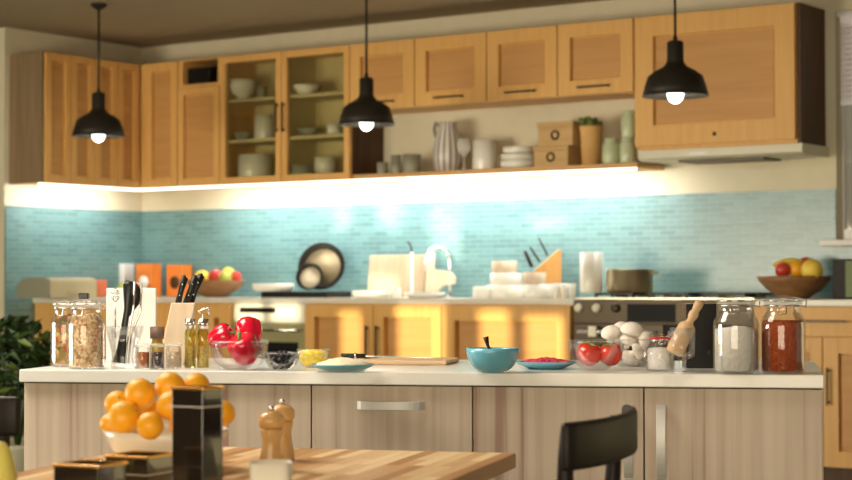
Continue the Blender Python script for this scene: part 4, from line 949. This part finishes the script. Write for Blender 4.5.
# salt jar
k = mpp(I(660, 371)); R = 14.5*k; p = I(660.5, 371.5, R); H = 37*k
t = thing('glass_jar', 'small glass jar of white salt with red band', 'jar', p, YAW)
pr = [(0, 0), (R*.9, 0), (R, .005), (R, H*.55), (R*.72, H*.78), (R*.72, H*.9)]
MB().lathe(pr+[(max(r-.0025, 0), max(z_, .004)) for r, z_ in pr[::-1]], 36).build('jar_body', 'glass', t)
MB().lathe([(R*.75, H*.86), (R*.8, H*.87), (R*.8, H*.91), (R*.75, H*.92), (R*.75, H*.86)], 30).build('seal', 'red', t, label='red seal band')
MB().lathe([(0, H*.921), (R*.8, H*.921), (R*.8, H*.98), (0, H)], 30).build('lid', 'glass', t)
MB().tube([(R*.78*math.cos(2*PI*i/24), R*.78*math.sin(2*PI*i/24), H*.83) for i in range(24)], .0014, 6, True).tube([(-R*.2, -R*.8, H*.83), (-R*.2, -R*1.0, H*.74), (R*.2, -R*1.0, H*.74), (R*.2, -R*.8, H*.95)], .0014, 6).build('wire_clamp', 'chrome', t)
tag(MB().lathe([(0, .005), (R*.85, .005), (R-.004, .009), (R-.004, H*.54), (R*.8, H*.62), (0, H*.64)], 30).build('salt', 'salt', None, p), 'white salt in the small glass jar', 'salt', kind='stuff')
# goblet + pestle
k = mpp(I(682, 372)); p = I(682.5, 372.5, .04); k = mpp(p)
t = tag(MB().lathe([(0, 0), (12*k, 0), (12*k, 1.5*k), (4*k, 3.5*k), (3.2*k, 8*k), (5*k, 12*k), (12*k, 15*k), (12.8*k, 22*k), (13*k, 44*k), (12.2*k, 44*k), (12*k, 22*k), (11*k, 17*k), (0, 14.5*k)], 40).build('glass_goblet', 'glass', None, p), 'footed clear glass holding a wooden rolling pin', 'glass')
A = Vector((-9*k, 0, 18*k)); B_ = Vector((18*k, 0, 70*k)); dr = B_-A; L = dr.length
q = Vector((0, 0, 1)).rotation_difference(dr).to_euler()
o = MB().lathe([(0, 0), (7*k, 0), (8.6*k, 2*k), (9*k, 8*k), (9*k, 30*k), (7*k, 33*k), (4.2*k, 35*k), (3.6*k, 38*k), (5*k, 42*k), (5*k, 46*k), (3.8*k, 48*k), (4.6*k, 54*k), (4.4*k, 58*k), (0, 59.5*k)], 28).at()
pin = o.build('rolling_pin', 'pinw', None, p)
mrot = Matrix.Rotation(YAW, 4, 'Z') @ Vector((0, 0, 1)).rotation_difference(dr).to_matrix().to_4x4()
pin.matrix_world = Matrix.Translation(p+Matrix.Rotation(YAW, 3, 'Z')@A) @ mrot
tag(pin, 'small wooden rolling pin leaning in the footed glass', 'rolling pin')
card('black_box', 'tall black box behind the footed glass and flour jar', 'box', 686.5, 717, 305.5, 370, 'blackp', .09, .10)
# salt cellar lid etc: small red crumbs on the counter
# ------------------------------------------------------------------ dining table
TZ = .74; TR = hz(516, 453, TZ)
ta = YAW-math.radians(15)
tb = thing('dining_table', 'butcher block wooden dining table in the foreground', 'table', (TR.x, TR.y, 0), ta)
TW, TD = .80, 1.5
MB().box(-TW, 0, -TD, 0, TZ-.03, TZ).build('tabletop', 'block', tb, bevel=.002)
MB().box(-TW+.06, -.06, -TD+.06, -.06, TZ-.09, TZ-.0305).build('apron', 'chair', tb)
for sx in (-TW+.07, -.07):
    for sy in (-.07, -TD+.07): MB().box(sx-.025, sx+.025, sy-.025, sy+.025, 0, TZ-.0905).build('leg', 'chair', tb, bevel=.003)
def T(px, py, back=0):
    p = hz(px, py, TZ+.0006); d = (p-CAM); d.z = 0; d.normalize(); p2 = p+d*back; p2.z = TZ+.0006; return p2
# orange bowl
BD = 3.42; pc = hd(166, 462, BD); pb = Vector((pc.x, pc.y, TZ+.0006)); k = mpp(pb)
R = 63*k; zr = hd(166, 429, BD).z-TZ; H = zr
out = [(0, 0), (R*.42, 0), (R*.45, .004), (R*.66, H*.2), (R*.84, H*.5), (R*.95, H*.8), (R, H)]
bo = MB().lathe(out+[(max(r-.004, 0), max(z_, .006)+.0) for r, z_ in out[::-1]], 56).build('fruit_bowl', 'ceramic', None, pb); tag(bo, 'white ceramic bowl heaped with oranges on the table', 'bowl')
# actual oranges: pixel centre, radius px, depth offset
OL = [(140, 394, 16, -.04), (170, 387, 15.5, .0), (196, 387, 14.5, .03), (124, 417.5, 17, -.08), (150, 426, 14, -.11), (171, 406, 15.5, -.07), (118, 404, 13.5, .02), (222, 413, 13.5, .02), (197, 410, 15, -.0), (146, 410, 13, .05), (111, 424, 11.5, .0), (184, 426, 15, -.09)]
OT = ['orange at the upper left of the heap in the white bowl', 'orange at the top centre of the heap, left of the black tin', 'orange at the top of the heap just behind the black tin', 'large orange at the lower left front of the heap', 'orange at the bottom centre front of the heap', 'orange half hidden behind the left side of the tall tin', 'orange at the left edge behind the large front orange', 'orange peeking out right of the tall black tin', 'orange behind the tall black tin', 'orange deep in the middle of the heap', 'orange at the far left rim of the bowl', 'orange hidden low behind the tall black tin']
oo = None
for i, (px, py, r, dd) in enumerate(OL):
    pos = hd(px, py, BD+dd); rr = r*mpp(pos)
    if oo is None:
        oo = MB().ball((0, 0, 0), 1, (1, 1, .95), 28).build('orange', 'orange', None, pos); x = oo
        MB().lathe([(0, .93), (.09, .938), (.06, .965), (0, .965)], 10).build('stem', 'stemg', x)
    else: x = dup(oo, pos)
    x.scale = (rr,)*3; x.rotation_euler = (random.uniform(-1.2, 1.2), random.uniform(-1, 1), random.random()*6); tag(x, OT[i], 'orange', 'oranges heaped in the white bowl')
# black tins
def tin(px0, px1, ptop, d, H, label, depth=None, rz=YAW-.35, w=None):
    p = hd((px0+px1)/2, ptop, d); k = mpp(p); zt = p.z; W = w or (px1-px0)*k*.76; Dp = depth or W*.8
    t = thing('black_tin', label, 'tin', (p.x, p.y, zt-H), rz)
    wt = .003
    b = MB().box(-W/2, W/2, -Dp/2, -Dp/2+wt, 0, H).box(-W/2, W/2, Dp/2-wt, Dp/2, 0, H).box(-W/2, -W/2+wt, -Dp/2+wt, Dp/2-wt, 0, H).box(W/2-wt, W/2, -Dp/2+wt, Dp/2-wt, 0, H).box(-W/2+wt, W/2-wt, -Dp/2+wt, Dp/2-wt, 0, wt)
    b.build('tin_body', 'tin', t, bevel=.0012)
    e = .0025; zz = H
    MB().box(-W/2-e, W/2+e, -Dp/2-e, -Dp/2+e, zz, zz+.004).box(-W/2-e, W/2+e, Dp/2-e, Dp/2+e, zz, zz+.004).box(-W/2-e, -W/2+e, -Dp/2+e, Dp/2-e, zz, zz+.004).box(W/2-e, W/2+e, -Dp/2+e, Dp/2-e, zz, zz+.004).build('rim', 'gold', t, bevel=.001, label='gold rim')
    e = .0018; s_ = H*.84 if H > .1 else H*.55
    MB().box(-W/2-e, W/2+e, -Dp/2-e, -Dp/2-.0002, s_, s_+.002).box(-W/2-e, W/2+e, Dp/2+.0002, Dp/2+e, s_, s_+.002).box(-W/2-e, -W/2-.0002, -Dp/2, Dp/2, s_, s_+.002).box(W/2+.0002, W/2+e, -Dp/2, Dp/2, s_, s_+.002).build('band', 'steel', t, label='thin pale band')
    return t
d_ = 2.95; zt_ = hd(197, 389, d_).z
tin(171.5, 223.5, 389, d_, zt_-TZ-.001, 'tall open black tin with gold rim before the oranges', rz=YAW-.55, w=.062, depth=.052)
d_ = 3.02; zt_ = hd(140, 456, d_).z
tin(107, 173, 456, d_, zt_-TZ-.001, 'low open black tin beside the tall black tin', rz=YAW-.45, w=.080, depth=.08)
d_ = 2.82; zt_ = hd(90, 465, d_).z
tin(54, 126, 465, d_, max(.02, zt_-TZ-.001), 'lowest open black tin nearest the left edge of the table', rz=YAW-.45, w=.082, depth=.072)
# pepper mills
def mill(px, pt, pb_, label, back, first=None):
    p = T(px, pb_, back)
    if first: return dup(first, p, label=label)
    k = mpp(p); Hh = (pb_-pt)*k; t = thing('pepper_mill', label, 'pepper mill', p, YAW, 'wooden pepper mills')
    W = 13*k
    MB().lathe([(0, 0), (W*.98, 0), (W, Hh*.03), (W*.93, Hh*.15), (W*.74, Hh*.36), (W*.72, Hh*.46), (W*.86, Hh*.60), (W*.84, Hh*.645), (0, Hh*.645)], 32).build('mill_body', 'mill', t)
    MB().lathe([(0, Hh*.652), (W*.80, Hh*.652), (W*.98, Hh*.70), (W*1.03, Hh*.76), (W*.98, Hh*.82), (W*.80, Hh*.875), (W*.5, Hh*.91), (W*.3, Hh*.92), (0, Hh*.922)], 32).build('mill_head', 'mill', t)
    MB().lathe([(W*.12, Hh*.91), (W*.14, Hh*.935), (W*.24, Hh*.955), (W*.2, Hh*.99), (0, Hh)], 16).build('knob', 'chrome', t)
    return t
m1 = mill(271.5, 406, 470, 'wooden pepper mill with steel knob in front, nearer the camera', 0)
mill(282.5, 403, 462.5, 'wooden pepper mill half hidden behind the front mill', .05, m1)
# white dish in front of the mills
p = T(271, 500); k = mpp(p); d_ = 2.9; zt_ = hd(271, 462, d_); hgt = zt_.z-TZ; k = mpp(zt_)
o = MB().lathe([(0, 0), (19*k, 0), (20*k, .004), (21*k, hgt), (19.5*k, hgt), (18*k, .012), (0, .01)], 40, sq=5).build('ceramic_pot', 'ceramic', None, (zt_.x, zt_.y, TZ+.0006), (0, 0, YAW)); tag(o, 'small square white ceramic pot at the front of the table', 'pot')
# pear at the left edge
p = hd(-4, 472, 2.9)
o = MB().lathe([(0, -.045), (.02, -.043), (.036, -.02), (.036, .0), (.026, .03), (.017, .05), (.008, .058), (0, .059)], 28).build('pear', 'pear', None, (p.x, p.y, TZ+.0456+.0), (.0, .12, YAW)); o.scale = (.92,)*3; o.location.z -= .0035; tag(o, 'pale yellow pear at the left edge of the table', 'pear')
# ------------------------------------------------------------------ chairs
def chair(name_label, loc, rz):
    t = thing('dining_chair', name_label, 'chair', loc, rz, 'black dining chairs')
    # local: seat centre at origin, back at +y
    S = MB().prism([(.19*math.cos(q)*(1.05), .19*math.sin(q)) for q in [2*PI*i/28 for i in range(28)]], .435, .46); S.build('seat', 'chair', t, bevel=.006)
    for s in (-1, 1):
        MB().tube([(s*.15, -.14, .434), (s*.17, -.19, 0)], [.016, .012], 10).build('leg', 'chair', t)
        MB().tube([(s*.18, .25, 0), (s*.17, .175, .44), (s*.175, .19, .66), (s*.19, .197, .80), (s*.19, .199, .842)], [.013, .018, .016, .013, .011], 10).build('rear_post', 'chair', t)
    out = []; n = 20; W = .245
    for i in range(n+1):
        u = -1+2*i/n; out.append((u*W, .215+.045*(1-abs(u)**2.4)))
    inn = [(x_*.97, y_-.018) for x_, y_ in out[::-1]]
    MB().prism(out+inn, .782, .86, smooth=True).build('backrest', 'chair', t, bevel=.008)
    MB().tube([(-.165, .17, .25), (0, .18, .25), (.165, .17, .25)], .009, 8).build('stretcher', 'chair', t)
    return t
def seat(px, d, ang):               # place a chair by the middle of its backrest
    rz = YAW+math.radians(ang); pc = hd(px, 430, d); v = Matrix.Rotation(rz, 3, 'Z') @ Vector((0, .22, 0))
    return (pc.x-v.x, pc.y-v.y, 0), rz
q_, rz_ = seat(605, 3.17, -108)
ch = chair('black wooden chair with curved backrest in front of the island', q_, rz_)
q_, rz_ = seat(-74, 3.78, 150)
dup(ch, q_, rz_, 'black wooden chair at the left edge of the picture')
# ------------------------------------------------------------------ plant
pp = hd(18, 345, 9.2)
t = thing('potted_plant', 'bushy dark green plant in a pot left of the island', 'plant', (pp.x, pp.y, 0))
MB().lathe([(0, 0), (.13, 0), (.17, .28), (.175, .3), (.15, .3), (.14, .26), (0, .26)], 28).build('pot', 'greyc', t)
s_ = MB()
lv = MB(); lv2 = MB()
for i in range(420):
    q = random.random()*2*PI; u = random.random(); ph = math.acos(2*random.random()-1)
    r_ = .24*(random.random()**.33); x_, y_, z_ = r_*math.sin(ph)*math.cos(q), r_*math.sin(ph)*math.sin(q), .72+.21*(random.random()**.33)*math.cos(ph)
    tgt = lv if random.random() < .8 else lv2
    tgt.at((x_, y_, z_), (random.uniform(-1, 1), random.uniform(-1, 1), q))
    tgt.add([(-.0, -.045, 0), (.022, -.01, .008), (0, .05, -.006), (-.022, -.01, .008), (0, 0, 0)], [(0, 1, 4), (1, 2, 4), (2, 3, 4), (3, 0, 4)])
for i in range(9):
    q = i*.7; s_.tube([(0, 0, .25), (.05*math.cos(q), .05*math.sin(q), .5), (.16*math.cos(q), .16*math.sin(q), .85)], .006, 6)
s_.build('stems', 'leaf', t); lv.build('foliage', 'leaf', t); lv2.build('young_foliage', 'leafy', t)
